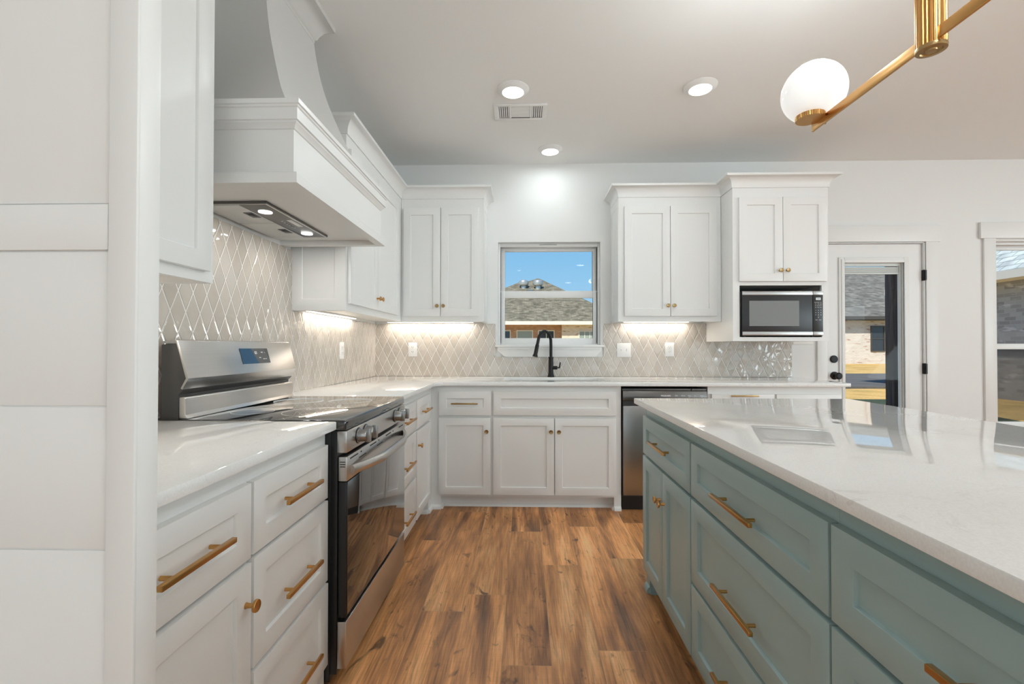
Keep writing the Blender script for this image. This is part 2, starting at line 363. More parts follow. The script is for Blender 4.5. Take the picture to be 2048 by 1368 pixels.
    def sweep(s, path, prof, pre=None, post=None, mi=0):
        """profile (out, z) swept along plan points; outwards is to the right of travel; mitred; pre/post only steer the end mitres"""
        t = bmesh.new(); P = [Vector(p) for p in path]
        full = ([Vector(pre)] if pre else []) + P + ([Vector(post)] if post else []); off = 1 if pre else 0; rings = []
        for i, p in enumerate(P):
            j = i + off; ds = []
            if j > 0: ds.append((full[j] - full[j - 1]).normalized())
            if j < len(full) - 1: ds.append((full[j + 1] - full[j]).normalized())
            ns = [Vector((d.y, -d.x)) for d in ds]; m = ns[0] if len(ns) == 1 else (ns[0] + ns[1]) / (1 + ns[0].dot(ns[1]))
            rings.append([t.verts.new((p.x + m.x * o, p.y + m.y * o, z)) for o, z in prof])
        k = len(prof)
        for a, b in zip(rings, rings[1:]):
            for i in range(k): t.faces.new([a[i], a[(i + 1) % k], b[(i + 1) % k], b[i]])
        t.faces.new(rings[0]); t.faces.new(rings[-1]); bmesh.ops.recalc_face_normals(t, faces=t.faces)
        return s._merge(t, mi)
    def slab(s, outer, holes, z0, z1, bev=.003, mi=0):
        t = bmesh.new(); edges = []; loops = []
        for lp in [outer] + holes:
            vs = [t.verts.new((x, y, z1)) for x, y in lp]; loops.append(vs)
            edges += [t.edges.new((vs[i], vs[(i + 1) % len(vs)])) for i in range(len(vs))]
        bmesh.ops.triangle_fill(t, use_beauty=True, use_dissolve=False, edges=edges)
        if sum(f.normal.z for f in t.faces) < 0: bmesh.ops.reverse_faces(t, faces=t.faces)
        r = bmesh.ops.extrude_face_region(t, geom=list(t.faces)); vs = [g for g in r['geom'] if isinstance(g, bmesh.types.BMVert)]
        for v in vs: v.co.z = z0
        bmesh.ops.recalc_face_normals(t, faces=t.faces)
        top = [e for e in t.edges if e.is_manifold and abs(e.verts[0].co.z - e.verts[1].co.z) < 1e-6 and len(e.link_faces) == 2 and any(abs(f.normal.z) < .5 for f in e.link_faces)]
        if bev: bmesh.ops.bevel(t, geom=top, offset=bev, segments=2, affect='EDGES', profile=.5)
        return s._merge(t, mi)
    def add_mesh(s, me, mtx, mi=0):
        t = bmesh.new(); t.from_mesh(me); t.transform(mtx); return s._merge(t, mi)
    def build(s, name, m, parent=None, world=True, angle=35, kind=None, label=None, flat=False):
        if parent is not None and world: s.bm.transform(WM[parent].inverted())
        me = bpy.data.meshes.new(name); bmesh.ops.remove_doubles(s.bm, verts=s.bm.verts, dist=1e-6)
        s.bm.to_mesh(me); s.bm.free()
        for x in (m if isinstance(m, (list, tuple)) else [m]): me.materials.append(MT[x] if isinstance(x, str) else x)
        if not flat:
            for p in me.polygons: p.use_smooth = True
            me.set_sharp_from_angle(angle=math.radians(angle))
        o = bpy.data.objects.new(name, me); C.objects.link(o)
        if parent is not None: o.parent = parent; WM[o] = WM[parent]
        else: WM[o] = Matrix.Identity(4)
        if kind: o['kind'] = kind
        if label: o['label'] = label
        return o
def thing(name, label, cat, loc=(0, 0, 0), rz=0.0, group=None):
    o = bpy.data.objects.new(name, None); C.objects.link(o); o.location = loc; o.rotation_euler = (0, 0, rz); o.empty_display_size = .1
    WM[o] = Matrix.Translation(loc) @ Matrix.Rotation(rz, 4, 'Z'); return tag(o, label, cat, group)
def tag(o, label, cat, group=None):
    o['label'] = label; o['category'] = cat
    if group: o['group'] = group
    return o
def struct(o): o['kind'] = 'structure'; return o
def text_mesh(txt, size, align='CENTER'):
    cu = bpy.data.curves.new('t', 'FONT'); cu.body = txt; cu.size = size; cu.align_x = align; cu.align_y = 'CENTER'; cu.extrude = .0002
    o = bpy.data.objects.new('t', cu); C.objects.link(o); dg = bpy.context.evaluated_depsgraph_get()
    me = bpy.data.meshes.new_from_object(o.evaluated_get(dg)); bpy.data.objects.remove(o); return me
def frame4(x, z, y): return Matrix.Translation((x, y, z)) @ Matrix.Rotation(PI / 2, 4, 'X')   # text upright, facing -Y

# ------------------------------------------------------------------ measures
XW, YB, ZC = -1.283, 3.919, 2.728
XR, YR = 7.0, -4.5
CT, SLAB = .914, .027
FT = CT - SLAB
XLF = XW + .6127            # frame plane of the run on the left wall
YBF = YB - .6127            # frame plane of the run on the back wall
XU, YU = XW + .306, YB - .306
ZU, ZUT = 1.363, 2.335

# ------------------------------------------------------------------ the setting
def wall_cells(u0, u1, z0, z1, holes):
    us = sorted({u0, u1} | {h[0] for h in holes} | {h[1] for h in holes}); zs = sorted({z0, z1} | {h[2] for h in holes} | {h[3] for h in holes})
    for a, b in zip(us, us[1:]):
        for c, d in zip(zs, zs[1:]):
            mu, mz = (a + b) / 2, (c + d) / 2
            if not any(h[0] < mu < h[1] and h[2] < mz < h[3] for h in holes): yield a, b, c, d
struct(MB().box(XW - .15, XR + .15, YR - .15, YB + .18, -.12, 0).build('floor', 'floor'))
struct(MB().box(XW - .15, XR + .15, YR - .15, YB + .18, ZC, ZC + .12).build('ceiling', 'ceil'))
struct(MB().box(XW - .15, XW, YR - .15, YB + .18, 0, ZC).build('wall_left', 'wall'))
WIN = (-.224, .647, 1.175, 2.059); DOOR = (2.525, 3.330, 0, 2.035); RWIN = (3.905, 4.86, .46, 2.045)
w = MB()
for a, b, c, d in wall_cells(XW, XR, 0, ZC, [WIN, DOOR, RWIN]): w.box(a, b, YB, YB + .17, c, d)
struct(w.build('wall_back', 'wall', flat=True))
REAR = [(x - .95, x + .95, .35, 2.35) for x in (-.2, 2.6, 5.4)]; SIDE = [(y - .85, y + .85, .35, 2.35) for y in (-2.6, .2)]
w = MB()
for a, b, c, d in wall_cells(XW, XR, 0, ZC, REAR): w.box(a, b, YR - .15, YR, c, d)
struct(w.build('wall_rear', 'wall', flat=True))
w = MB()
for a, b, c, d in wall_cells(YR, YB, 0, ZC, SIDE): w.box(XR, XR + .15, a, b, c, d)
struct(w.build('wall_right', 'wall', flat=True))
w = MB().box(2.445, 2.524, YB - .019, YB - .0005, 0, 2.042, .002).box(3.336, 3.435, YB - .019, YB - .0005, 0, 2.042, .002)
w.box(2.424, 3.455, YB - .024, YB - .0005, 2.042, 2.180, .002)
w.box(2.525, 2.531, YB - .01, YB + .17, 0, 2.035).box(3.324, 3.330, YB - .01, YB + .17, 0, 2.035).box(2.525, 3.330, YB - .01, YB + .17, 2.032, 2.0355)
struct(w.build('trim_1', 'trim'))
w = MB().box(3.805, 3.900, YB - .019, YB - .0005, .44, 2.066, .002).box(4.865, 4.96, YB - .019, YB - .0005, .44, 2.066, .002)
w.box(3.775, 4.99, YB - .024, YB - .0005, 2.066, 2.200, .002).box(3.78, 4.985, YB - .045, YB - .0005, .415, .44, .002).box(3.805, 4.96, YB - .019, YB - .0005, .33, .415, .002)
struct(w.build('trim_2', 'trim'))
struct(MB().box(3.437, 3.803, YB - .014, YB - .0005, .001, .13, .002).build('baseboard_back', 'trim'))
struct(MB().box(4.962, XR - .02, YB - .014, YB - .0005, .001, .13, .002).build('baseboard_right', 'trim'))

# window over the sink
x0, x1, z0, z1 = WIN; yw = YB + .08
win = struct(MB().box(x0, x0 + .018, yw - .03, YB + .165, z0, z1, .002).box(x1 - .018, x1, yw - .03, YB + .165, z0, z1, .002)
             .box(x0 + .018, x1 - .018, yw - .03, YB + .165, z1 - .030, z1, .002).box(x0 + .018, x1 - .018, yw - .03, YB + .165, z0, z0 + .014, .002).build('window_1', 'vinyl'))
def sash(name, xa, xb, za, zb, gx0, gx1, gz0, gz1, y0, y1, parent):
    m = MB().box(xa, gx0, y0, y1, za, zb, .0015).box(gx1, xb, y0, y1, za, zb, .0015).box(gx0, gx1, y0, y1, gz1, zb, .0015).box(gx0, gx1, y0, y1, za, gz0, .0015)
    o = m.build(name, 'vinyl', parent); MB().box(gx0 - .004, gx1 + .004, (y0 + y1) / 2 - .002, (y0 + y1) / 2 + .002, gz0 - .004, gz1 + .004).build('pane', 'glass', o); return o
sash('upper_sash', x0 + .018, x1 - .018, 1.605, z1 - .030, -.170, .595, 1.655, 2.002, yw + .030, yw + .058, win)
sash('lower_sash', x0 + .018, x1 - .018, 1.189, 1.650, -.168, .595, 1.241, 1.590, yw - .002, yw + .027, win)
MB().box(x0 + .0185, x0 + .022, yw - .006, yw + .001, 1.20, 1.64).build('track_gasket', 'slot', win)
MB().box(x1 - .022, x1 - .0185, yw - .006, yw + .001, 1.20, 1.64).build('track_gasket', 'slot', win)
MB().box(.13, .28, yw - .0315, yw - .03, 2.044, 2.047).build('vent_slot', 'slot', win)
st = MB().box(-.246, .671, YB - .048, YB - .0005, 1.164, 1.1795, .003).box(x0, x1, YB - .0005, yw - .02, 1.164, 1.1795)
st.prism([(-.226, 1.164), (.651, 1.164), (.651, 1.135), (.598, 1.080), (-.165, 1.080), (-.226, 1.135)], 1, YB - .026, YB - .0005, .002)
st.prism([(-.226, 1.164), (.651, 1.164), (.640, 1.144), (-.215, 1.144)], 1, YB - .036, YB - .0255, .002)
st.build('window_sill', 'trim', win)
# dining window at the edge of the frame
x0, x1, z0, z1 = RWIN; yw = YB + .055
win2 = struct(MB().box(x0, x0 + .03, yw - .02, YB + .165, z0, z1, .002).box(x1 - .03, x1, yw - .02, YB + .165, z0, z1, .002).box(x0 + .03, x1 - .03, yw - .02, YB + .165, z1 - .022, z1, .002).box(x0 + .03, x1 - .03, yw - .02, YB + .165, z0, z0 + .03, .002).build('window_2', 'vinyl'))
sash('upper_sash', x0 + .03, x1 - .03, 1.150, z1 - .022, x0 + .058, x1 - .058, 1.195, 1.990, yw + .030, yw + .055, win2)
sash('lower_sash', x0 + .03, x1 - .03, .49, 1.190, x0 + .060, x1 - .060, .54, 1.148, yw, yw + .026, win2)
MB().box(x0 + .058, x1 - .058, YB + .150, YB + .152, .535, 1.165).build('insect_screen', 'screen', win2)
struct(MB().box(XW - .15, XR + .15, -8.2, YR - .151, ZC + .02, ZC + .12).build('added_sun_shade', 'trim'))  # unseen overhang added to keep sun off the floor inside the rear windows
for i, (a, b, c, d) in enumerate(REAR):
    wf = MB().box(a, a + .06, YR - .12, YR - .04, c, d).box(b - .06, b, YR - .12, YR - .04, c, d).box(a + .06, b - .06, YR - .12, YR - .04, d - .06, d).box(a + .06, b - .06, YR - .12, YR - .04, c, c + .06)
    o = struct(wf.build('window_%d' % (3 + i), 'vinyl')); MB().box(a + .06, b - .06, YR - .083, YR - .079, c + .06, d - .06).build('pane', 'glass', o)
for i, (a, b, c, d) in enumerate(SIDE):
    wf = MB().box(XR + .04, XR + .12, a, a + .06, c, d).box(XR + .04, XR + .12, b - .06, b, c, d).box(XR + .04, XR + .12, a + .06, b - .06, d - .06, d).box(XR + .04, XR + .12, a + .06, b - .06, c, c + .06)
    o = struct(wf.build('window_%d' % (6 + i), 'vinyl')); MB().box(XR + .079, XR + .083, a + .06, b - .06, c + .06, d - .06).build('pane', 'glass', o)

# glazed back door
dy0, dy1 = YB + .012, YB + .056
gx0, gx1, gz0, gz1 = 2.680, 3.168, .27, 1.872
dr = struct(MB().box(2.534, gx0, dy0, dy1, .01, 2.029).box(gx1, 3.320, dy0, dy1, .01, 2.029).box(gx0, gx1, dy0, dy1, gz1, 2.029).box(gx0, gx1, dy0, dy1, .01, gz0).build('door_1', 'trim'))
gf = MB()
for (a, b, c, d) in ((2.637, gx0, .225, 1.918), (gx1, 3.212, .225, 1.918), (gx0, gx1, gz1, 1.918), (gx0, gx1, .225, gz0)): gf.box(a, b, dy0 - .012, dy0, c, d, .004)
for (a, b, c, d) in ((2.655, gx0, .245, 1.900), (gx1, 3.194, .245, 1.900), (gx0, gx1, gz1, 1.900), (gx0, gx1, .245, gz0)): gf.box(a, b, dy0 - .018, dy0 - .012, c, d, .002)
gf.build('glazing_frame', 'trim', dr)
MB().box(gx0, gx1, dy0 + .012, dy0 + .015, gz0, gz1).build('pane', 'glass', dr)
bl = MB().box(gx0 + .001, gx1 - .001, dy0 + .018, dy0 + .040, 1.848, 1.871)
for k in range(7): bl.box(gx0 + .004, gx1 - .020, dy0 + .020, dy0 + .038, 1.795 + k * .0068, 1.7995 + k * .0068)
bl.box(gx0 + .003, gx1 - .018, dy0 + .018, dy0 + .040, 1.780, 1.792, .002)
bl.box(gx1 - .014, gx1 - .001, dy0 + .018, dy0 + .040, gz0, 1.848)
bl.build('raised_blind', 'plate', dr)
MB().lathe([(0, 0), (.031, 0), (.031, .010), (.027, .014), (0, .014)], (2.594, dy0, 1.064), (0, -1, 0), 32).build('deadbolt', 'blackmetal', dr)
MB().lathe([(0, 0), (.033, 0), (.033, .008), (.026, .012), (.012, .014), (.011, .034), (.020, .040), (.0285, .052), (.028, .062), (.020, .070), (0, .071)], (2.598, dy0, .926), (0, -1, 0), 32).build('door_knob', 'blackmetal', dr)
for zc in (1.764, .986, .22):
    MB().cyl((3.325, YB - .006, zc - .045), (3.325, YB - .006, zc + .045), .0065, 12).box(3.3245, 3.336, YB - .0215, YB - .019, zc - .042, zc + .042).box(3.3205, 3.3245, YB - .012, dy0 + .01, zc - .044, zc + .044).build('hinge', 'blackmetal', dr)

# ------------------------------------------------------------------ cabinets
def knob(parent, x, z, y, m='brass'):
    MB().lathe([(0, 0), (.0075, 0), (.006, .004), (.005, .016), (.010, .020), (.0145, .022), (.0145, .027), (.0135, .0285), (.0115, .0275), (0, .0275)], (x, y, z), (0, -1, 0), 28).build('knob', m, parent, False)
def pull(parent, x, z, y, ln=.19, m='brass', sp=.16):
    a = .0055; b = MB().box(x - ln / 2, x + ln / 2, y - .034, y - .023, z - a, z + a, .0012)
    for sx in (-1, 1): b.cyl((x + sx * sp / 2, y, z), (x + sx * sp / 2, y - .026, z), .0048, 14)
    b.build('pull_handle', m, parent, False)
def fronts(root, specs, m, metal, st=.053):
    for sp in specs:
        k, x0, x1, z0, z1 = sp[:5]; hw = sp[5] if len(sp) > 5 else None
        o = MB().shaker(x0, x1, z0, z1, -.020, -.0008, st=st).build({'d': 'drawer', 'o': 'door', 'f': 'false_drawer_front'}[k], m, root, False)
        if hw is None: continue
        if hw[0] == 'p': pull(o, (x0 + x1) / 2, (z0 + z1) / 2 if len(hw) < 3 else hw[2], -.020, hw[1], metal, hw[1] - .075)
        else: knob(o, hw[1], hw[2], -.020, metal)
FOOT = [(0, .0), (.014, .0), (.014, .012), (.010, .022), (.003, .028), (0, .030)]
def base_cabinet(label, loc, rz, width, specs, m='white', metal='brass', depth=.605, group=None, feet=(0, 0), open_top=False, toe=.07, st=.053, name='base_cabinet'):
    r = thing(name, label, 'cabinet', loc, rz, group); g = .00005; zb = .092
    c = MB()
    if open_top:
        c.box(g, .018, .0, depth, zb, FT).box(width - .018, width - g, 0, depth, zb, FT).box(.018, width - .018, depth - .012, depth, zb, FT).box(.018, width - .018, 0, depth - .012, zb, zb + .018)
        c.box(.018, width - .018, 0, .018, zb + .018, FT)
    else: c.box(g, width - g, 0, depth, zb, FT)
    c.build('carcass', m, r, False)
    t = MB().box(g, width - g, toe, toe + .015, .0, zb)
    t.prism([(toe - .014, 0), (toe, 0), (toe, .022), (toe - .004, .020), (toe - .012, .010)], 0, g, width - g)
    t.build('toe_kick', m, r, False)
    for i, f in enumerate(feet):
        if not f: continue
        a, b = (g, f) if i == 0 else (width - f, width - g)
        MB().box(a, b, 0, toe, 0, zb).sweep([(a, .0), (b, .0)], FOOT).sweep([(a, toe), (a, 0)] if i else [(b, 0), (b, toe)], FOOT).build('foot', m, r, False)
    fronts(r, specs, m, metal, st); return r
PL = PI / 2
D1, D2, D3, DO = (.665, .840), (.392, .655), (.112, .381), (.112, .648)
GL = 'white base cabinets along the range wall'
base_cabinet('white base cabinet with drawer over door, beside the tall panel', (XLF, .6565, 0), PL, .4325,
  [('d', .008, .428, .662, .840, ('p', .205)), ('o', .008, .430, .112, .650, ('k', .408, .560))], group=GL, feet=(0, 0))
base_cabinet('white three-drawer base cabinet just in front of the range', (XLF, 1.089, 0), PL, .4445,
  [('d', .006, .424, *D1, ('p', .205)), ('d', .008, .426, *D2, ('p', .205, .505)), ('d', .010, .430, *D3, ('p', .205, .215))], group=GL, feet=(0, .05))
base_cabinet('white drawer stack just behind the range', (XLF, 2.303, 0), PL, .461,
  [('d', .02, .452, *D1, ('p', .205)), ('d', .02, .452, *D2, ('p', .205, .505)), ('d', .02, .452, *D3, ('p', .205, .215))], group=GL)
base_cabinet('white corner base cabinet with a narrow door under one drawer, left of the sink run', (XLF, 2.765, 0), PL, .5412,
  [('d', .022, .432, *D1, ('p', .205)), ('o', .022, .440, *DO, ('k', .05, .560))], group=GL, feet=(0, .10))
GB = 'white base cabinets along the window wall'
base_cabinet('white base cabinet with one drawer and one door, left of the sink doors', (-.6702, YBF, 0), 0, .4410,
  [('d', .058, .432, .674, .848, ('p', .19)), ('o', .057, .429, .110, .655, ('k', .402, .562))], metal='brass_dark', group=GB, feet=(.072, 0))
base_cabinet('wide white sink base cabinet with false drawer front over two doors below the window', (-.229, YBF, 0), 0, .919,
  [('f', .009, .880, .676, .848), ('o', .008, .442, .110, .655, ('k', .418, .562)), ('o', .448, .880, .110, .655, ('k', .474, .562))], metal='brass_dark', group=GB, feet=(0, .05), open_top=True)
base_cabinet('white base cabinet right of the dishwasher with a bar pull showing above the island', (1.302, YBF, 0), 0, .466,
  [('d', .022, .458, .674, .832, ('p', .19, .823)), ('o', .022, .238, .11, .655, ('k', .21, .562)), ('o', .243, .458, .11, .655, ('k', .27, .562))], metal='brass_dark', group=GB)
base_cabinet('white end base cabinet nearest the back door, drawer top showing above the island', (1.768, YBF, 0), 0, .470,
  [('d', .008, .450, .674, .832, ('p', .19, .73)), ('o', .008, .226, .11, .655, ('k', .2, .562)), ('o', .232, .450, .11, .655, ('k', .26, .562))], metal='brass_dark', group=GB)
GI = 'sage green island cabinets'
XI = .594
base_cabinet('green island cabinet with one drawer over two knobbed doors, at the sink end', (XI, 2.258, 0), -PL, .647,
  [('d', .012, .641, .655, .834, ('p', .235)), ('o', .008, .318, .10, .643, ('k', .292, .520)), ('o', .322, .643, .10, .643, ('k', .348, .520))], 'green', group=GI, feet=(.055, 0), st=.057)
base_cabinet('green island three-drawer cabinet in the middle of the island', (XI, 1.610, 0), -PL, .724,
  [('d', .004, .720, .655, .834, ('p', .235, .733)), ('d', .004, .722, .362, .643, ('p', .235, .472)), ('d', .004, .722, .10, .350, ('p', .235, .215))], 'green', group=GI, st=.057)
base_cabinet('green island drawer cabinet at the end away from the sink, running out of view', (XI, .8855, 0), -PL, .724,
  [('d', .004, .720, .655, .834, ('p', .235, .733)), ('d', .004, .722, .362, .643, ('p', .235, .472)), ('d', .004, .722, .10, .350, ('p', .235, .215))], 'green', group=GI, st=.057)

# tall panel in the foreground
tp = thing('fridge_end_panel', 'tall white panelled end panel at the very left, in front of the counter', 'panel', ((XW - .53) / 2, .634, 0))
MB().box(XW + .001, -.531, .6185, .655, 0, 2.44, .0015).build('panel_core', 'white', tp)
m = MB().box(-.570, -.530, .613, .6185, 0, 2.44, .0016)
m.box(XW + .001, -.571, .6140, .6185, 1.298, 1.361, .0015)
for z0, z1 in ((1.084, 1.296), (.888, 1.082), (0, .886), (1.363, 2.44)): m.box(XW + .001, -.571, .6170, .6185, z0, z1, .0008)
m.build('stile_and_rails', 'white', tp)

# counters
def arc(cx, cy, r, a0, a1, n=6): return [(cx + r * math.cos(a0 + (a1 - a0) * i / n), cy + r * math.sin(a0 + (a1 - a0) * i / n)) for i in range(n + 1)]
tag(MB().slab([(XW + .001, .657), (-.628, .657)] + arc(-.640, 1.5335 - .012, .012, 0, PI / 2, 4) + [(XW + .001, 1.5335)], [], FT + .0005, CT).build('countertop', 'quartz'),
    'white quartz countertop between the tall panel and the range', 'countertop', 'white quartz countertops')
sx0, sx1, sy0, sy1, sr = -.165, .612, 3.415, 3.785, .05
hole = arc(sx0 + sr, sy0 + sr, sr, PI, 1.5 * PI) + arc(sx1 - sr, sy0 + sr, sr, 1.5 * PI, 2 * PI) + arc(sx1 - sr, sy1 - sr, sr, 0, PI / 2) + arc(sx0 + sr, sy1 - sr, sr, PI / 2, PI)
YCE, XCE = YB - .6548, -.628
tag(MB().slab([(XW + .001, 2.3005), (XCE, 2.3005), (XCE, YCE - .05), (XCE + .05, YCE), (2.272, YCE), (2.272, YB - .001), (XW + .001, YB - .001)], [hole], FT + .0005, CT).build('countertop', 'quartz'),
    'long L-shaped white quartz countertop holding the sink', 'countertop', 'white quartz countertops')
tag(MB().slab([(.5394, .10), (1.575, .10), (1.575, 2.279), (.5394, 2.279)], [], FT + .0005, CT).build('countertop', 'quartz'),
    'white quartz island countertop over the green cabinets', 'countertop', 'white quartz countertops')
ib = thing('island_back_panel', 'green back panel carrying the island counter overhang', 'panel', (1.22, 1.2, 0))
MB().box(1.201, 1.222, .162, 2.257, 0, FT).build('panel_board', 'green', ib)
# sink bowl
sk = thing('sink', 'white undermount sink set in the counter below the window', 'sink', ((sx0 + sx1) / 2, (sy0 + sy1) / 2, .69))
t = MB(); zt = FT - .0015
t.box(sx0 - .012, sx0, sy0 - .012, sy1 + .012, .69, zt).box(sx1, sx1 + .012, sy0 - .012, sy1 + .012, .69, zt).box(sx0, sx1, sy0 - .012, sy0, .69, zt).box(sx0, sx1, sy1, sy1 + .012, .69, zt).box(sx0, sx1, sy0, sy1, .69, .702)
t.build('bowl', 'sinkwhite', sk)
MB().lathe([(0, 0), (.045, 0), (.045, .004), (.03, .003), (0, .002)], ((sx0 + sx1) / 2, 3.62, .7022), seg=28).build('drain', 'darksteel', sk)
# faucet
fc = thing('faucet', 'matte black gooseneck faucet standing at the sink', 'faucet', (.222, 3.842, CT))
fx, fy = .222, 3.842
MB().lathe([(0, .0), (.029, 0), (.029, .006), (.024, .018), (.0205, .04), (.0195, .155), (.0215, .157), (.0215, .166), (.0155, .168), (0, .168)], (fx, fy, CT + .0003), seg=28).build('body', 'blackmetal', fc)
pts = [(fx, fy, CT + .165), (fx, fy, CT + .27)]
cx, R = .055, .055
for i in range(1, 15):
    a = PI * i / 14 * .93
    pts.append((fx - .88 * (.062 - .062 * math.cos(a)) * 1.0, fy - .75 * (.075 - .075 * math.cos(a)), CT + .29 + .088 * math.sin(a)))
e1 = Vector(pts[-1]); d1 = Vector((-.024, -.016, -.118))
pts += [tuple(e1 + d1 * .35)]
MB().tube(pts, .0125, 16).build('spout', 'blackmetal', fc)
e2 = Vector(pts[-1]); MB().lathe([(0, 0), (.0150, 0), (.0155, .01), (.0160, .075), (.021, .092), (.0215, .098), (0, .098)], e2, tuple(d1), 24).build('spray_head', 'blackmetal', fc)
MB().cyl((fx + .012, fy - .004, CT + .078), (fx + .052, fy - .014, CT + .078), .0150, 20).cyl((fx + .050, fy - .014, CT + .078), (fx + .072, fy - .019, CT + .078), .005, 12).tube([(fx + .066, fy - .018, CT + .074), (fx + .072, fy - .019, CT + .090), (fx + .076, fy - .020, CT + .124)], [.007, .006, .005], 12).build('lever', 'blackmetal', fc)

# upper cabinets
CROWN = [(.0, 2.335), (.007, 2.335), (.007, 2.345)] + [(.007 + .052 * (1 - math.cos(a)), 2.345 + .062 * math.sin(a)) for a in [PI / 2 * i / 8 for i in range(1, 9)]] + [(.064, 2.409), (.064, 2.425), (.0, 2.425)]
def upper_cabinet(label, loc, rz, width, specs, depth=.305, metal='brass', group=None, ends=(0, 0), zb=ZU, lip=None, left_lip=True):
    r = thing('upper_cabinet', label, 'cabinet', loc, rz, group); g = .00005
    c = MB().box(g, width - g, .0, depth, zb + .02, 2.40)
    c.box(g, lip or width - g, 0, .02, zb, zb + .02)
    if left_lip: c.box(g, .019, .02, depth, zb, zb + .02)
    if not lip: c.box(width - .019, width - g, .02, depth, zb, zb + .02)
    c.build('carcass', 'white', r, False)
    fronts(r, specs, 'white', metal, .057)
    for i, e in enumerate(ends):
        if not e: continue
        q = MB().shaker(0, depth, zb + .001, 2.334, 0, .006, st=.062, rec=.0045)
        # turn the framed panel onto the cabinet's end
        q.bm.transform((Matrix.Translation((-.0065, depth, 0)) @ Matrix.Rotation(-PI / 2, 4, 'Z')) if i == 0 else (Matrix.Translation((width + .0065, 0, 0)) @ Matrix.Rotation(PI / 2, 4, 'Z')))
        q.build('end_panel', 'white', r, False)
    return r
GU = 'white shaker wall cabinets'
zd, zt = 1.405, 2.262
c = upper_cabinet('white wall cabinet in front of the range hood, beside the tall panel', (XU, .6565, 0), PL, .7585, [('o', .012, .364, zd - .01, zt), ('o', .368, .7215, zd - .01, zt)], group=GU)
MB().sweep([(XU, .657), (XU, 1.415), (XW + .001, 1.415)], CROWN).build('crown_molding', 'white', c)
c = upper_cabinet('white wall cabinet between the range hood and the corner', (XU, 2.494, 0), PL, 1.424,
  [('o', .018, .494, zd, zt, ('k', .468, 1.478)), ('o', .498, .992, zd, zt, ('k', .524, 1.478))], group=GU, ends=(1, 0), lip=1.116)
MB().sweep([(XW + .001, 2.494), (XU, 2.494), (XU, YU)], CROWN, post=(-.323, YU)).build('crown_molding', 'white', c)
c = upper_cabinet('white two-door wall cabinet left of the sink window', (XU + .002, YU, 0), 0, .652,
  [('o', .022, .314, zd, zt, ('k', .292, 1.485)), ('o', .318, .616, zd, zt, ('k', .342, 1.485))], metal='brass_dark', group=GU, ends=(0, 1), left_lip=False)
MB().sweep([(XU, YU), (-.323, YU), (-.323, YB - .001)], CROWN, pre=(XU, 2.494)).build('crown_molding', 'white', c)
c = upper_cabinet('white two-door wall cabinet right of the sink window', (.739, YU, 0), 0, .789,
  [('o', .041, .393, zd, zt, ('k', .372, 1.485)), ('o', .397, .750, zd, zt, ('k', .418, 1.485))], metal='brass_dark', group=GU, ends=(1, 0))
MB().sweep([(.739, YB - .001), (.739, YU), (1.53, YU)], CROWN, post=(1.53, 3.4145)).build('crown_molding', 'white', c)
YM = 3.4145
r = thing('microwave_cabinet', 'white wall cabinet with two short doors over the microwave shelf', 'cabinet', (1.53, YM, 0))
W_, Dp = .692, .503; q = MB()
ox0, ox1, oz0, oz1 = .049, .642, 1.238, 1.617
q.box(.0006, .019, .02, Dp, 1.209, 2.40).box(W_ - .019, W_ - .0006, .02, Dp, 1.209, 2.40).box(.019, W_ - .019, .02, Dp, 1.209, oz0 - .002).box(.019, W_ - .019, .02, Dp, oz1 + .004, 2.40).box(.019, W_ - .019, Dp - .01, Dp, oz0 - .002, oz1 + .004)
q.box(.0006, ox0, 0, .02, 1.209, 2.40).box(ox1, W_ - .0006, 0, .02, 1.209, 2.40).box(ox0, ox1, 0, .02, 1.209, oz0).box(ox0, ox1, 0, .02, oz1, 2.40)
q.build('carcass', 'white', r, False)
MB().box(ox0 + .001, ox1 - .001, Dp - .016, Dp - .0105, oz0, oz1).build('niche_back', 'charcoal', r, False)
fronts(r, [('o', .041, .353, 1.645, 2.262, ('k', .330, 1.722)), ('o', .357, .669, 1.645, 2.262, ('k', .380, 1.722))], 'white', 'brass_dark', .057)
MB().sweep([(1.53, YU), (1.53, YM), (2.222, YM), (2.222, YB - .001)], CROWN, pre=(.739, YU)).build('crown_molding', 'white', r)

# backsplash
yt = YB - .009
t = MB()
for a, b, c_, d in wall_cells(XW + .0095, 2.238, CT + .0005, 1.392, [(-.246, .671, 1.079, 1.392), (-.323, -.246, 1.362, 1.392), (.671, .739, 1.362, 1.392), (1.529, 2.238, 1.2085, 1.392), (XW, -.323, 1.3625, 1.392), (.739, 1.529, 1.3625, 1.392)]): t.box(a, b, yt, YB - .0003, c_, d)
tag(t.build('backsplash', 'tile_x', flat=True), 'greige diamond tile backsplash under the sink window', 'backsplash', 'glazed diamond tile backsplashes')
t = MB(); xt = XW + .009
for a, b, c_, d in wall_cells(.657, YB - .0003, CT + .0005, 1.74, [(.657, 1.4155, 1.3625, 1.74), (2.487, YB, 1.3625, 1.74), (2.413, 2.487, 1.695, 1.74), (1.46, 2.425, 1.6965, 1.74)]): t.box(XW + .0003, xt, a, b, c_, d)
tag(t.build('backsplash', 'tile_y', flat=True), 'greige diamond tile backsplash behind the range', 'backsplash', 'glazed diamond tile backsplashes')

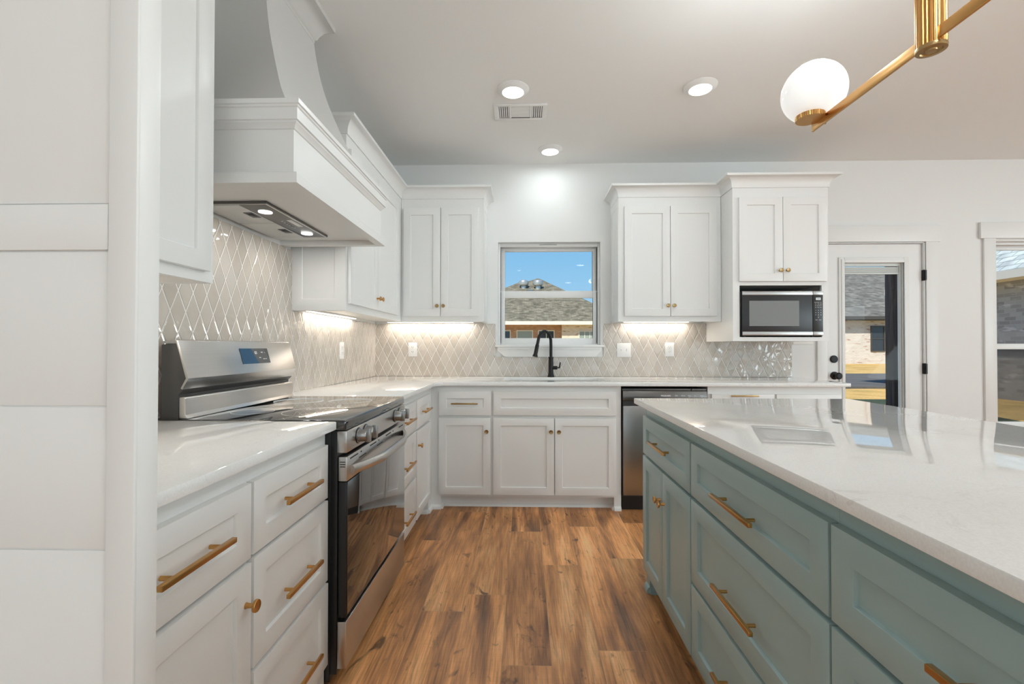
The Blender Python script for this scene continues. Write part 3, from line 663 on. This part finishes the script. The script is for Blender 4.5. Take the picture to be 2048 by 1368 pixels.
# ------------------------------------------------------------------ range hood
HN, HF, HX = 1.4855, 2.3985, -.758
hd = thing('range_hood', 'white range hood with flared plaster chimney above the stove', 'range hood', (XW + .01, 1.942, 1.698))
x0 = XW + .001
PROF_LIP = [(0, 1.698), (.021, 1.698), (.021, 1.731), (.017, 1.735), (0, 1.735)]
PROF_CAP = [(0, 1.880), (.004, 1.882), (.008, 1.890), (.016, 1.898), (.016, 1.903), (.022, 1.905), (.022, 1.942), (.026, 1.945), (.026, 1.951), (.031, 1.953), (.031, 1.968), (0, 1.968)]
hp = [(x0, HN), (HX, HN), (HX, HF), (x0, HF)]
b = MB().box(x0, HX, HN, HF, 1.722, 1.967)
b.build('mantle_box', 'white', hd)
MB().sweep([(XW + .0105, HN), (HX, HN), (HX, HF), (XW + .0105, HF)], PROF_LIP).sweep([(x0 + .0, HF - .02), (x0 + .0, HN + .02)], [(-.001, 1.698), (.02, 1.698), (.02, 1.7215), (-.001, 1.7215)]).box(x0, HX, HN, HN + .02, 1.698, 1.7215).box(x0, HX, HF - .02, HF, 1.698, 1.7215).box(HX - .02, HX, HN + .02, HF - .02, 1.698, 1.7215).build('lower_lip', 'white', hd)
MB().sweep(hp, PROF_CAP).build('mantle_cap', 'white', hd)
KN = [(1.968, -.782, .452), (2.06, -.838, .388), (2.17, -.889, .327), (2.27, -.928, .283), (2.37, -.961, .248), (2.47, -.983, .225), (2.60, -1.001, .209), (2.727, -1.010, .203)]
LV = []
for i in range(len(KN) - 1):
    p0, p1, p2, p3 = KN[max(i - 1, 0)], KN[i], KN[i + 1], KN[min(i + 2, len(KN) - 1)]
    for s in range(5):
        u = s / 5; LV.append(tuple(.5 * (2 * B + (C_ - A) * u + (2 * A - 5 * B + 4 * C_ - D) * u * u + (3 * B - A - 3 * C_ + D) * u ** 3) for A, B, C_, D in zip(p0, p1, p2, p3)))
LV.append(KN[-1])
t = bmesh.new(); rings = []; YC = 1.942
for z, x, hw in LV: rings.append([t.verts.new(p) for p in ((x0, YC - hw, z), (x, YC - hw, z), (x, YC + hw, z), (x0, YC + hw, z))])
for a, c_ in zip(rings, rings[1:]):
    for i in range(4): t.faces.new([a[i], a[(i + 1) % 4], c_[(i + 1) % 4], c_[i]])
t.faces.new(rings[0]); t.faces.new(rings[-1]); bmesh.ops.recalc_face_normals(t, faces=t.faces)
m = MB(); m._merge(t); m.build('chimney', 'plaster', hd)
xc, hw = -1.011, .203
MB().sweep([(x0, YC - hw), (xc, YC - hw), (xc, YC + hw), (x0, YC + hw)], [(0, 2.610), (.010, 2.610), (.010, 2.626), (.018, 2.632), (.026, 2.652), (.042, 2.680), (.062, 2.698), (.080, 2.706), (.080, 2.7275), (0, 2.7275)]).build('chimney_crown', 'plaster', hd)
ins = MB().box(-1.268, -.983, 1.722, 2.270, 1.7125, 1.7218, .002).build('extractor_insert', 'darksteel', hd)
MB().box(-1.262, -.989, 1.727, 1.732, 1.7105, 1.7126).box(-.992, -.985, 1.726, 2.266, 1.7105, 1.7126).build('insert_rim', 'steel_y', ins)
for a, b_ in ((1.737, 1.992), (1.996, 2.256)):
    MB().box(-1.258, -1.100, a, b_, 1.709, 1.7122, .001).build('filter', 'filter', ins)
    MB().box(-1.140, -1.105, (a + b_) / 2 - .035, (a + b_) / 2 + .035, 1.7070, 1.7088, .0006).box(-1.132, -1.113, (a + b_) / 2 - .016, (a + b_) / 2 + .016, 1.7045, 1.7069, .001).build('filter_latch', 'black', ins)
for y in (1.832, 2.190):
    MB().lathe([(0, 0), (.026, 0), (.026, .003), (0, .003)], (-1.050, y, 1.7093), seg=28).build('light', 'lens', ins)
    o = area('hood_lamp', (-1.050, y, 1.705), (0, 0, -1), .05, .05, .8, (1, .97, .92), 'DISK'); 
for k in range(6): MB().lathe([(0, 0), (.0045, 0), (.0045, .004), (0, .004)], (-1.052, 1.965 + k * .022, 1.7085), seg=14).build('button', 'steel_y', ins)
MB().box(-1.028, -1.004, 1.955, 2.062, 1.7112, 1.7124).build('rating_label', 'plate', ins)

# ------------------------------------------------------------------ range
RN, RF = 1.5385, 2.2965; RX = -.598
rg = thing('range', 'stainless steel electric range with black glass top between the white cabinets', 'range', ((XW + RX) / 2, (RN + RF) / 2, 0))
MB().box(-1.245, -.655, RN + .004, RF - .004, .035, .880, .002).build('body', 'black', rg)
for y in (RN + .03, RF - .03):
    for x in (-1.2, -.69): MB().cyl((x, y, 0), (x, y, .036), .016, 14).build('foot', 'black', rg)
MB().box(-.655, -.632, RN + .006, RF - .006, .06, .880, .001).build('front_frame', 'black', rg)
MB().box(-1.185, RX - .004, RN, RF, .8815, .9165, .006, 3).build('cooktop', 'ceranglass', rg)
el = []
for (x, y, r_) in ((-.80, 1.74, .115), (-.80, 2.10, .095), (-1.04, 1.74, .075), (-1.04, 2.10, .105)):
    MB().lathe([(r_ - .0012, 0), (r_, 0), (r_, .0003), (r_ - .0012, .0003), (r_ - .0012, 0)], (x, y, .9166), seg=56).build('burner_ring', 'text', rg)
cp = MB().box(-.632, RX, RN + .001, RF - .001, .806, .8805, .004).build('control_panel', 'steel_y', rg)
for y in (1.645, 1.720, 2.115, 2.190):
    k = MB().lathe([(0, 0), (.026, 0), (.026, .004), (.0225, .006), (.021, .030), (.018, .034), (0, .034)], (RX, y, .846), (1, 0, 0), 30)
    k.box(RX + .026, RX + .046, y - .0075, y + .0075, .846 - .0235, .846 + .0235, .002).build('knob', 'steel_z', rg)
    MB().lathe([(.0265, 0), (.0285, 0), (.0285, .002), (.0265, .002), (.0265, 0)], (RX + .0002, y, .846), (1, 0, 0), 30).build('knob_collar', 'black', cp)
od = MB().box(-.628, RX - .002, RN + .004, RF - .004, .252, .708, .003).build('oven_door', 'black', rg)
MB().box(RX - .0022, RX + .0005, RN + .010, RF - .010, .258, .707, .0006).build('oven_glass', 'blackglass', od)
hb = MB().box(-.628, RX, RN + .003, RF - .003, .710, .793, .003)
hb.build('door_top_band', 'steel_y', od)
def slot(x0, x1, y0, y1, z0, z1): MB().box(x0, x1, y0, y1, z0, z1).build('vent_slot', 'slot', od)
for k in range(7):
    y = RN + .03 + k * .102; slot(RX - .002, RX + .0006, y, y + (.075 if k % 2 == 0 else .012), .779, .784)
    if k % 2 == 0 and k < 6: slot(RX - .002, RX + .0006, y + .085, y + .16, .762, .766)
for k in range(3): slot(-.622, -.604, RN + .0022, RN + .0034, .774 - k * .008, .777 - k * .008)
hs = []
for i in range(25):
    f = i / 24; y = RN + .035 + f * (RF - RN - .07); bow = math.sin(PI * f); hs.append((RX + .004 + .052 * min(1, bow * 1.25) ** .8, y, .742))
t = MB(); tt = bmesh.new(); rr = []
for i, (x, y, z) in enumerate(hs):
    hh = .0165; th = .009; rr.append([tt.verts.new(p) for p in ((x - th, y, z - hh * .8), (x + th * .3, y, z - hh), (x + th, y, z - hh * .5), (x + th, y, z + hh * .5), (x + th * .3, y, z + hh), (x - th, y, z + hh * .8))])
for a, b_ in zip(rr, rr[1:]):
    for i in range(6): tt.faces.new([a[i], a[(i + 1) % 6], b_[(i + 1) % 6], b_[i]])
tt.faces.new(rr[0]); tt.faces.new(rr[-1]); bmesh.ops.recalc_face_normals(tt, faces=tt.faces); t._merge(tt)
t.build('handle', 'steel_y', od, angle=50)
MB().box(-.630, RX - .001, RN + .004, RF - .004, .080, .238, .003).build('storage_drawer', 'steel_y', rg)
bgd = thing_y = None
P_side = [(-1.2465, .905), (-1.2465, 1.172), (-1.203, 1.180), (-1.186, 1.172), (-1.152, 1.056), (-1.172, 1.014), (-1.186, 1.000), (-1.186, .905)]
bk = MB().prism(P_side, 1, RN + .010, RF - .010, .001).build('backguard', 'charcoal', rg)
P_face = [(-1.240, 1.176), (-1.240, 1.184), (-1.194, 1.190), (-1.186, 1.186), (-1.149, 1.056), (-1.170, 1.018), (-1.176, 1.022), (-1.158, 1.056), (-1.192, 1.176)]
MB().prism(P_face, 1, RN + .006, RF - .006, .0008).build('control_fascia', 'steel_y', bk)
MB().prism([(-1.1855, .9175), (-1.1855, .990), (-1.168, .992), (-1.163, .986), (-1.163, .930), (-1.155, .9175)], 1, RN + .012, RF - .012, .002).build('lower_trim', 'steel_y', bk)
nx, nz = .130, .037; ln = math.hypot(nx, nz); nx /= ln; nz /= ln
def fpt(y, s, o): return (-1.186 + s * (.037 / .135) + nx * o, y, 1.186 - s * (.130 / .135) + nz * o)   # s metres down the sloping fascia
t = bmesh.new()
for o_ in (.0002, .0016): [t.verts.new(fpt(y, s, o_)) for y, s in ((1.868, .030), (2.072, .030), (2.072, .097), (1.868, .097))]
t.verts.ensure_lookup_table(); v = t.verts
for q_ in ((0, 1, 2, 3), (4, 5, 6, 7), (0, 1, 5, 4), (1, 2, 6, 5), (2, 3, 7, 6), (3, 0, 4, 7)): t.faces.new([v[i] for i in q_])
bmesh.ops.recalc_face_normals(t, faces=t.faces); m = MB(); m._merge(t); dsp = m.build('display', 'blackglass', bk)
rot = Matrix(((0, .037 / .135 * -1, nx, 0), (1, 0, 0, 0), (0, .130 / .135, nz, 0), (0, 0, 0, 1)))
def ftext(txt, size, y, s):
    me = text_mesh(txt, size); return MB().add_mesh(me, Matrix.Translation(fpt(y, s, .0018)) @ rot)
ftext('03', .018, 1.976, .050).build('clock_digits', 'text', dsp)
m = ftext('BAKE', .0065, 2.022, .048); m.add_mesh(text_mesh('+ -', .008), Matrix.Translation(fpt(2.045, .050, .0018)) @ rot); m.add_mesh(text_mesh('BROIL', .0055), Matrix.Translation(fpt(2.000, .072, .0018)) @ rot); m.add_mesh(text_mesh('START  OFF', .0055), Matrix.Translation(fpt(2.035, .078, .0018)) @ rot)
m.build('key_legends', 'text', dsp)

# ------------------------------------------------------------------ dishwasher
DX0, DX1, DY = .695, 1.294, 3.282
dw = thing('dishwasher', 'stainless dishwasher with dark control strip right of the sink cabinet', 'dishwasher', ((DX0 + DX1) / 2, 3.6, 0))
MB().box(DX0 + .004, DX1 - .004, DY + .032, 3.87, .10, .868).build('tub', 'charcoal', dw)
MB().box(DX0 + .006, DX1 - .006, DY + .05, DY + .07, .0, .105).build('toe_panel', 'black', dw)
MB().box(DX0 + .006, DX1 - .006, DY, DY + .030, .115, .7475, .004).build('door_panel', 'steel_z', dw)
MB().box(DX0 + .006, DX1 - .006, DY + .012, DY + .030, .748, .7845).build('handle_recess', 'slot', dw)
cpn = MB().prism([(DY, .785), (DY, .812), (DY + .006, .853), (DY + .030, .853), (DY + .030, .785)], 0, DX0 + .004, DX1 - .004, .0015).build('control_strip', 'darksteel', dw)
MB().add_mesh(text_mesh('FRIGIDAIRE', .0135), frame4(1.000, .820, DY - .0004)).build('brand_lettering', 'text', cpn)
m = MB()
for x, s in ((1.075, 'Rinse'), (1.122, 'Normal'), (1.166, 'Heavy'), (1.206, 'Dry'), (1.252, 'START')): m.add_mesh(text_mesh(s, .0085), frame4(x, .821, DY - .0004))
m.add_mesh(text_mesh('sanitize', .005), frame4(1.166, .811, DY - .0004)).add_mesh(text_mesh('cancel', .005), frame4(1.252, .811, DY - .0004)).build('key_legends', 'text', cpn)
MB().box(DX0 + .003, DX1 - .003, DY + .020, DY + .05, .857, .868).box(.78, .80, DY + .008, DY + .02, .858, .866).box(1.185, 1.205, DY + .008, DY + .02, .858, .866).build('mounting_strip', 'darksteel', dw)

# ------------------------------------------------------------------ microwave
mx0, mx1, mz0, mz1, my = 1.589, 2.168, 1.2465, 1.572, 3.392
mw = thing('microwave', 'stainless and black microwave in the cabinet niche', 'microwave', ((mx0 + mx1) / 2, 3.6, 1.2385))
MB().box(mx0 - .004, mx1 + .001, my + .03, 3.84, mz0, mz1 - .004, .003).build('casing', 'charcoal', mw)
for x in (mx0 + .04, mx1 - .04):
    for y in (my + .07, 3.80): MB().cyl((x, y, 1.2385), (x, y, mz0 + .001), .012, 12).build('foot', 'black', mw)
xd = 2.096
md = MB().box(mx0, xd - .002, my + .003, my + .030, mz0 + .002, mz1, .003).build('door', 'black', mw)
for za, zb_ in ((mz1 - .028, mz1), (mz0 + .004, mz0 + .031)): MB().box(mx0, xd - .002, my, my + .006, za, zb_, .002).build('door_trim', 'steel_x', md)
MB().box(1.640, 1.997, my + .0022, my + .004, 1.318, 1.502).build('door_window', 'greyglass', md)
pn = MB().box(xd, mx1, my + .002, my + .030, mz0 + .002, mz1, .003).build('keypad_panel', 'black', mw)
for za, zb_ in ((mz1 - .028, mz1), (mz0 + .004, mz0 + .031)): MB().box(xd, mx1, my - .0005, my + .006, za, zb_, .002).build('panel_trim', 'steel_x', pn)
ds = MB().box(2.117, 2.150, my + .0008, my + .0022, 1.507, 1.524).build('clock_display', 'lcd', pn)
MB().add_mesh(text_mesh('4:06', .013), frame4(2.1335, 1.5155, my + .0004)).build('clock_digits', 'slot', ds)
m = MB()
for r_, row in enumerate((('Popcorn', 'Potato', 'Pizza'), ('Veg', 'Meal', 'Reheat'), ('Melt', 'Defrost', 'Soften'), ('Time', 'Timer', 'Power'))):
    for c_, s in enumerate(row): m.add_mesh(text_mesh(s, .0055), frame4(2.115 + c_ * .0185, 1.490 - r_ * .0125, my + .0016))
for r_, row in enumerate((('1', '2', '3'), ('4', '5', '6'), ('7', '8', '9'), ('', '0', ''))):
    for c_, s in enumerate(row):
        if s: m.add_mesh(text_mesh(s, .010), frame4(2.115 + c_ * .0185, 1.432 - r_ * .017, my + .0016))
m.add_mesh(text_mesh('STOP      START', .006), frame4(2.1335, 1.362, my + .0016))
m.build('key_legends', 'text', pn)

# ------------------------------------------------------------------ ceiling fittings
def can(x, y, label, seen=True, k=1.0):
    r = thing('ceiling_light', label, 'ceiling light', (x, y, ZC), 0, 'recessed ceiling lights')
    MB().lathe([(.097, 0), (.097, -.003), (.093, -.006), (.070, -.020), (.066, -.022), (.066, -.019), (.066, 0)], (x, y, ZC - .0003), seg=48).build('trim_ring', 'plate', r)
    MB().lathe([(0, -.0215), (.0655, -.0205), (.0655, -.017), (0, -.017)], (x, y, ZC), seg=48).build('diffuser', 'lens', r)
    area('ceiling_lamp', (x, y, ZC - .024), (0, 0, -1), .13, .13, CAN_W * k if seen else 4.2, (.86, .97, 1.0), 'DISK')
CAN_W = 2.7
can(-.069, 2.773, 'round ceiling light next to the ceiling vent')
can(1.054, 2.770, 'round ceiling light nearest the globe pendant, over the island end')
can(.204, 3.632, 'round ceiling light closest to the window wall, above the sink', True, .6)
for i, (x, y) in enumerate(((1.05, -.6), (-.07, -1.2), (3.6, 2.2), (5.6, 2.2), (3.6, -.6), (5.6, -.6), (1.05, -3.0), (3.6, -3.0), (5.6, -3.0))):  # out-of-view lamps added to raise the overall room brightness
    can(x, y, 'added unseen ceiling light filling the open room around the camera', False)
vt = thing('ceiling_vent', 'white rectangular air vent in the ceiling', 'vent', (-.024, 3.041, ZC))
vx0, vx1, vy0, vy1 = -.199, .149, 2.938, 3.146
m = MB().box(vx0, vx1, vy0, vy0 + .022, ZC - .008, ZC - .0003, .002).box(vx0, vx1, vy1 - .034, vy1, ZC - .008, ZC - .0003, .002).box(vx0, vx0 + .032, vy0 + .022, vy1 - .034, ZC - .008, ZC - .0003, .002).box(vx1 - .032, vx1, vy0 + .022, vy1 - .034, ZC - .008, ZC - .0003, .002)
m.box(vx0 + .100, vx0 + .112, vy0 + .022, vy1 - .034, ZC - .008, ZC - .0003, .001).box(vx1 - .112, vx1 - .100, vy0 + .022, vy1 - .034, ZC - .008, ZC - .0003, .001).build('frame', 'plate', vt)
m = MB()
for k in range(5):
    for xx in (vx0 + .040 + k * .0135, vx1 - .040 - k * .0135): m.box(xx - .004, xx + .004, vy0 + .023, vy1 - .035, ZC - .006, ZC - .002)
for k in range(12):
    yy = vy0 + .028 + k * .0115; m.box(vx0 + .1125, vx1 - .1125, yy, yy + .0095, ZC - .006, ZC - .002)
m.build('louvres', 'plate', vt)
MB().box(vx0 + .03, vx1 - .03, vy0 + .02, vy1 - .03, ZC - .0012, ZC - .0003).build('duct_opening', 'slot', vt)

# chandelier over the island
pd = thing('globe_chandelier', 'brass linear chandelier with an opal globe hanging over the island', 'chandelier', (1.05, 1.22, ZC))
bx, bz = 1.052, 1.950
MB().box(bx - .004, bx + .004, .735, 1.700, bz, bz + .030, .001).build('arm', 'brass', pd)
m = MB(); fl = []
for k in range(96):
    a = 2 * PI * k / 96; fl.append((bx + .006 + (.0315 + (.0012 if k % 4 < 2 else -.0008)) * math.cos(a), 1.217 + (.0315 + (.0012 if k % 4 < 2 else -.0008)) * math.sin(a)))
m.prism(fl, 2, bz - .004, ZC - .02); m.build('fluted_stem', 'brass', pd, angle=20)
MB().lathe([(0, 0), (.0325, 0), (.0335, -.004), (.0325, -.010), (.024, -.0105), (.022, -.007), (.014, -.0075), (.012, -.012), (0, -.0125)], (bx + .006, 1.217, bz - .004), seg=40).build('stem_cap', 'brass_dark', pd)
MB().lathe([(0, 0), (.075, 0), (.075, -.016), (.07, -.020), (0, -.020)], (bx + .006, 1.217, ZC - .0003), seg=40).build('ceiling_canopy', 'brass', pd)
for gx, gy in ((1.036, 1.667), (1.068, .767)):
    cxx, cyy = (1.012, 1.648) if gy > 1 else (1.092, .786)
    g = MB(); g.lathe([(.1035 * math.sin(PI * i / 28), -.1035 * math.cos(PI * i / 28)) for i in range(29)], (gx, gy, 2.0775), seg=48); g.build('globe', 'globe', pd)
    fl = [(cxx + (.045 + (.001 if k % 2 else 0)) * math.cos(2 * PI * k / 90), cyy + (.045 + (.001 if k % 2 else 0)) * math.sin(2 * PI * k / 90)) for k in range(90)]
    MB().prism(fl, 2, bz + .020, bz + .036).build('globe_cup', 'brass', pd, angle=20)
    MB().cyl((bx + .004, gy - .015, bz + .012), (bx + .016, gy - .015, bz + .012), .006, 14).build('cup_screw', 'brass_dark', pd)
    pl = bpy.data.lights.new('globe_lamp', 'POINT'); po = bpy.data.objects.new('globe_lamp', pl); C.objects.link(po); po.location = (gx, gy, 2.0775 + .11 + .02); pl.energy = 11; pl.shadow_soft_size = .05; pl.color = (.88, .97, 1)

# under-cabinet strips
def strip(label, x0, x1, y0, y1):
    r = thing('under_cabinet_light', label, 'light', ((x0 + x1) / 2, (y0 + y1) / 2, ZU + .02), 0, 'under-cabinet light strips')
    MB().box(x0, x1, y0, y1, ZU + .0095, ZU + .0196, .001).build('housing', 'plate', r)
    lx = x1 - x0 > y1 - y0
    MB().box(x0 + .006, x1 - .006, y0 + .006, y1 - .006, ZU + .0055, ZU + .0097, .001).build('diffuser', 'strip', r)
    area('strip_lamp', ((x0 + x1) / 2, (y0 + y1) / 2, ZU + .004), (0, 0, -1), x1 - x0 - .02, y1 - y0 - .012, STRIP_W * max(x1 - x0, y1 - y0), (1, .91, .80))
STRIP_W = 2.5
strip('lit strip under the wall cabinet beside the range hood', -1.268, -1.232, 2.62, 3.36)
strip('lit strip under the wall cabinet left of the sink window', -1.16, -.425, 3.845, 3.885)
strip('lit strip under the wall cabinet right of the sink window', .828, 1.370, 3.845, 3.885)
strip('lit strip under the wall cabinet in front of the range hood', -1.268, -1.232, .80, 1.30)

# outlets and switches
def plate(name, label, cat, w_, h_, items, place, group):
    r = thing(name, label, cat, place[0], place[1], group)
    MB().box(-w_ / 2, w_ / 2, -.006, -.0004, -h_ / 2, h_ / 2, .002).build('cover_plate', 'plate', r, False)
    for k, x, z in items:
        if k == 'o':
            f = MB().box(x - .0165, x + .0165, -.0078, -.0058, z - .0135, z + .0135, .003).build('receptacle', 'plate', r, False)
            MB().box(x - .0075, x - .0050, -.0081, -.0076, z - .001, z + .0065).box(x + .0050, x + .0075, -.0081, -.0076, z - .001, z + .0055).cyl((x, -.0081, z - .007), (x, -.0076, z - .007), .0022, 10).build('slots', 'slot', f, False)
        else:
            MB().box(x - .005, x + .005, -.0075, -.0058, z - .012, z + .012, .0006).build('toggle_frame', 'plate', r, False)
            MB().prism([(-.0060, z - .004), (-.016, z + .004), (-.016, z + .009), (-.0060, z + .006)], 0, x - .0035, x + .0035, .0008).build('toggle', 'plate', r, False)
DUP = [('o', 0, .0195), ('o', 0, -.0195)]
plate('outlet', 'white duplex outlet on the tile left of the sink window', 'outlet', .074, .117, DUP, ((-.953, yt, 1.142), 0), 'duplex outlets')
plate('outlet', 'white duplex outlet on the tile right of the double switch', 'outlet', .074, .117, DUP, ((1.222, yt, 1.144), 0), 'duplex outlets')
plate('outlet', 'white duplex outlet on the side wall tile behind the range', 'outlet', .074, .117, DUP, ((xt, 3.171, 1.139), PL), 'duplex outlets')
plate('light_switch', 'white double toggle switch plate right of the sink window', 'switch', .117, .117, [('s', -.023, 0), ('s', .023, 0)], ((.840, yt, 1.139), 0), None)
plate('light_switch', 'white triple switch plate half hidden below the microwave cabinet, beside the back door', 'switch', .163, .117, [('s', -.046, 0), ('s', 0, 0), ('s', .046, 0)], ((2.332, YB, 1.245), 0), None)

# ------------------------------------------------------------------ outside
GZ = .10
gr = MB(); tt = bmesh.new(); rows = []
for i in range(41):
    y = YB + .18 + (i / 40) ** 1.6 * 66; z = -.08 + (.18 * min(1, (y - YB) / 4)) + max(0, min(.12, (y - 12) * .008))
    rows.append([tt.verts.new((-40 + 80 * j / 10, y, z)) for j in range(11)])
for a, b_ in zip(rows, rows[1:]):
    for j in range(10): tt.faces.new([a[j], a[j + 1], b_[j + 1], b_[j]])
bmesh.ops.recalc_face_normals(tt, faces=tt.faces)
if sum(f.normal.z for f in tt.faces) < 0: bmesh.ops.reverse_faces(tt, faces=tt.faces)
gr._merge(tt); struct(gr.build('ground_lawn', 'grass'))
struct(MB().prism([(-2, 11.4), (26, 12.9), (26, 18.6), (-2, 17.2)], 2, .02, .155).build('ground_driveway', 'asphalt'))
struct(MB().box(-40, 40, -50, YR - .16, -.3, -.12).build('ground_bounce', 'concrete'))  # unseen ground, made pale to bounce light indoors onto the ceiling
struct(MB().box(1.2, 5.2, YB + .18, 7.4, -.12, .105).build('ground_porch', 'concrete'))
# porch post carrying the porch roof
pp = thing('porch_post', 'dark stained square wooden porch post outside the back door', 'post', (5.55, 7.05, 0))
MB().box(5.475, 5.635, 6.97, 7.13, .105, 2.56, .006).build('shaft', 'post', pp)
MB().box(5.45, 5.66, 6.945, 7.155, .105, .25, .006).build('base_wrap', 'post', pp)
pf = thing('porch_roof', 'timber porch roof edge above the dark porch post', 'roof', (4.2, 5.6, 2.56))
MB().box(2.2, 6.6, 6.96, 7.14, 2.5605, 2.80).build('beam', 'post', pf); MB().box(2.2, 6.6, YB + .19, 7.5, 2.801, 2.86).build('deck', 'trim', pf)

def hip(m, x0, x1, y0, y1, ze, rx0, rx1, ry, zr, mi=0, th=.12):
    t = bmesh.new(); e = [t.verts.new(p) for p in ((x0, y0, ze), (x1, y0, ze), (x1, y1, ze), (x0, y1, ze))]; r = [t.verts.new((rx0, ry, zr)), t.verts.new((rx1, ry, zr))]
    for f in ((e[0], e[1], r[1], r[0]), (e[1], e[2], r[1]), (e[2], e[3], r[0], r[1]), (e[3], e[0], r[0]), (e[3], e[2], e[1], e[0])): t.faces.new(f)
    bmesh.ops.recalc_face_normals(t, faces=t.faces); m._merge(t, mi); return m
def house_window(parent, x, y, z0, z1, w_, m='darkpane', nb=2, fr='fascia', rail=True):
    o = MB().box(x - w_ / 2 - .06, x - w_ / 2, y - .05, y, z0 - .06, z1 + .06).box(x + w_ / 2, x + w_ / 2 + .06, y - .05, y, z0 - .06, z1 + .06).box(x - w_ / 2, x + w_ / 2, y - .05, y, z1, z1 + .06).box(x - w_ / 2, x + w_ / 2, y - .05, y, z0 - .06, z0)
    for k in range(1, nb): o.box(x - w_ / 2 + w_ * k / nb - .02, x - w_ / 2 + w_ * k / nb + .02, y - .04, y - .01, z0, z1)
    if rail: o.box(x - w_ / 2, x + w_ / 2, y - .04, y - .01, (z0 + z1) / 2 - .025, (z0 + z1) / 2 + .025)
    o = o.build('window', fr, parent); MB().box(x - w_ / 2, x + w_ / 2, y - .012, y - .004, z0, z1).build('pane', m, o)
# house straight beyond the sink window
HY = 29.0
h1 = thing('house', 'brick house with brown shingle hip roof seen through the sink window', 'house', (0, 33, GZ))
MB().box(-7.0, 2.40, HY + .75, 41, GZ, 2.75).build('tan_brick_wall', 'bt', h1)
MB().box(2.401, 6.0, HY + .5, 41, GZ, 2.75).build('cream_brick_wall', 'bc', h1)
m = MB(); hip(m, -7.6, 6.7, HY, 43, 2.80, 1.05, 1.15, 36.6, 6.62); rf = m.build('roof', 'roof_b', h1)
m = MB(); hip(m, -6.4, 3.6, HY + .02, 42, 2.80, -.35, .60, 36.0, 6.25); m.build('front_roof', 'roof_b', h1)
MB().box(-7.6, 6.7, HY - .02, HY + .08, 2.56, 2.79).box(-7.6, 6.7, HY + .08, HY + .75, 2.74, 2.79).build('fascia_board', 'fascia', h1)
for x, y, z in ((-.05, 34.6, 5.66), (1.02, 34.4, 5.62)): MB().lathe([(.20, -.25), (.20, .10), (.34, .14), (.38, .30), (.34, .46), (.20, .54), (0, .56)], (x, y, z), seg=20).build('roof_vent', 'galv', h1)
MB().lathe([(.22, -.2), (.22, .05), (.30, .08), (.10, .16), (0, .16)], (.45, 33.8, 5.25), seg=16).build('flat_roof_vent', 'galv', h1)
for x, mm in ((-1.36, 'darkpane'), (.05 - .02, 'greenpane'), (1.42, 'darkpane')): house_window(h1, x - .05 if x < 0 else x, HY + .75, .75, 2.18, .95, mm, 2 if mm == 'darkpane' else 1, rail=False)
house_window(h1, 4.02, HY + .5, .85, 2.14, .98, 'greenpane', 3, rail=False)
# white brick house beyond the back door
h2 = thing('house', 'whitewashed brick house with grey shingle roof seen through the door glass', 'house', (20, 30, GZ))
B0 = 26.5
MB().box(12, 32, B0, B0 + 12, .1, 2.86).build('brick_wall', 'bw', h2)
m = MB(); hip(m, 8.6, 32.5, B0 - .5, B0 + 13, 2.82, 14.2, 27.0, B0 + 6.2, 6.55); m.build('roof', 'roof_g', h2)
MB().box(11.5, 32.5, B0 - .58, B0 - .46, 2.70, 2.88).box(11.5, 32.5, B0 - .46, B0, 2.66, 2.72).build('gutter', 'gutter', h2)
house_window(h2, 19.93, B0, .98, 2.30, .66, 'darkpane', 1, 'gutter')
# grey brick wing outside the dining window
h3 = thing('house', 'grey brick house side wall with pale shingles outside the dining window', 'house', (12, 8, GZ))
MB().box(9.8, 18, 4.6, 11.8, .02, 2.60).build('brick_wall', 'bg', h3)
MB().prism([(9.40, 2.62), (18.4, 2.62), (13.9, 6.1)], 1, 4.2, 12.2).build('roof', 'roof_p', h3)
MB().box(9.36, 9.44, 4.2, 12.2, 2.50, 2.655).box(9.44, 9.8, 4.2, 12.2, 2.50, 2.53).build('gutter', 'fascia', h3)
# bare tree
tr = thing('bare_tree', 'leafless tree behind the white brick house', 'tree', (31, 42, .2))
random.seed(11); m = MB(); m.tube([(31, 42, .1), (31.1, 42, 3), (31, 42.1, 5)], [.22, .18, .12], 8)
def branch(p, d, ln, r, dep):
    q = p + d * ln; mid = p + d * ln * .5 + Vector((random.uniform(-.1, .1), 0, random.uniform(-.05, .1))) * ln; m.tube([p, mid, q], [r, r * .8, r * .55], 5)
    if dep:
        for k in range(3):
            nd = (d + Vector((random.uniform(-.8, .8), random.uniform(-.4, .4), random.uniform(-.1, .6)))).normalized(); branch(q if k else mid, nd, ln * random.uniform(.6, .8), r * .6, dep - 1)
for k in range(6): branch(Vector((31, 42.05, 3.4 + k * .3)), Vector((random.uniform(-1, 1), random.uniform(-.4, .4), random.uniform(.5, 1.1))).normalized(), 1.5, .08, 4)
m.build('branches', 'bark', tr)
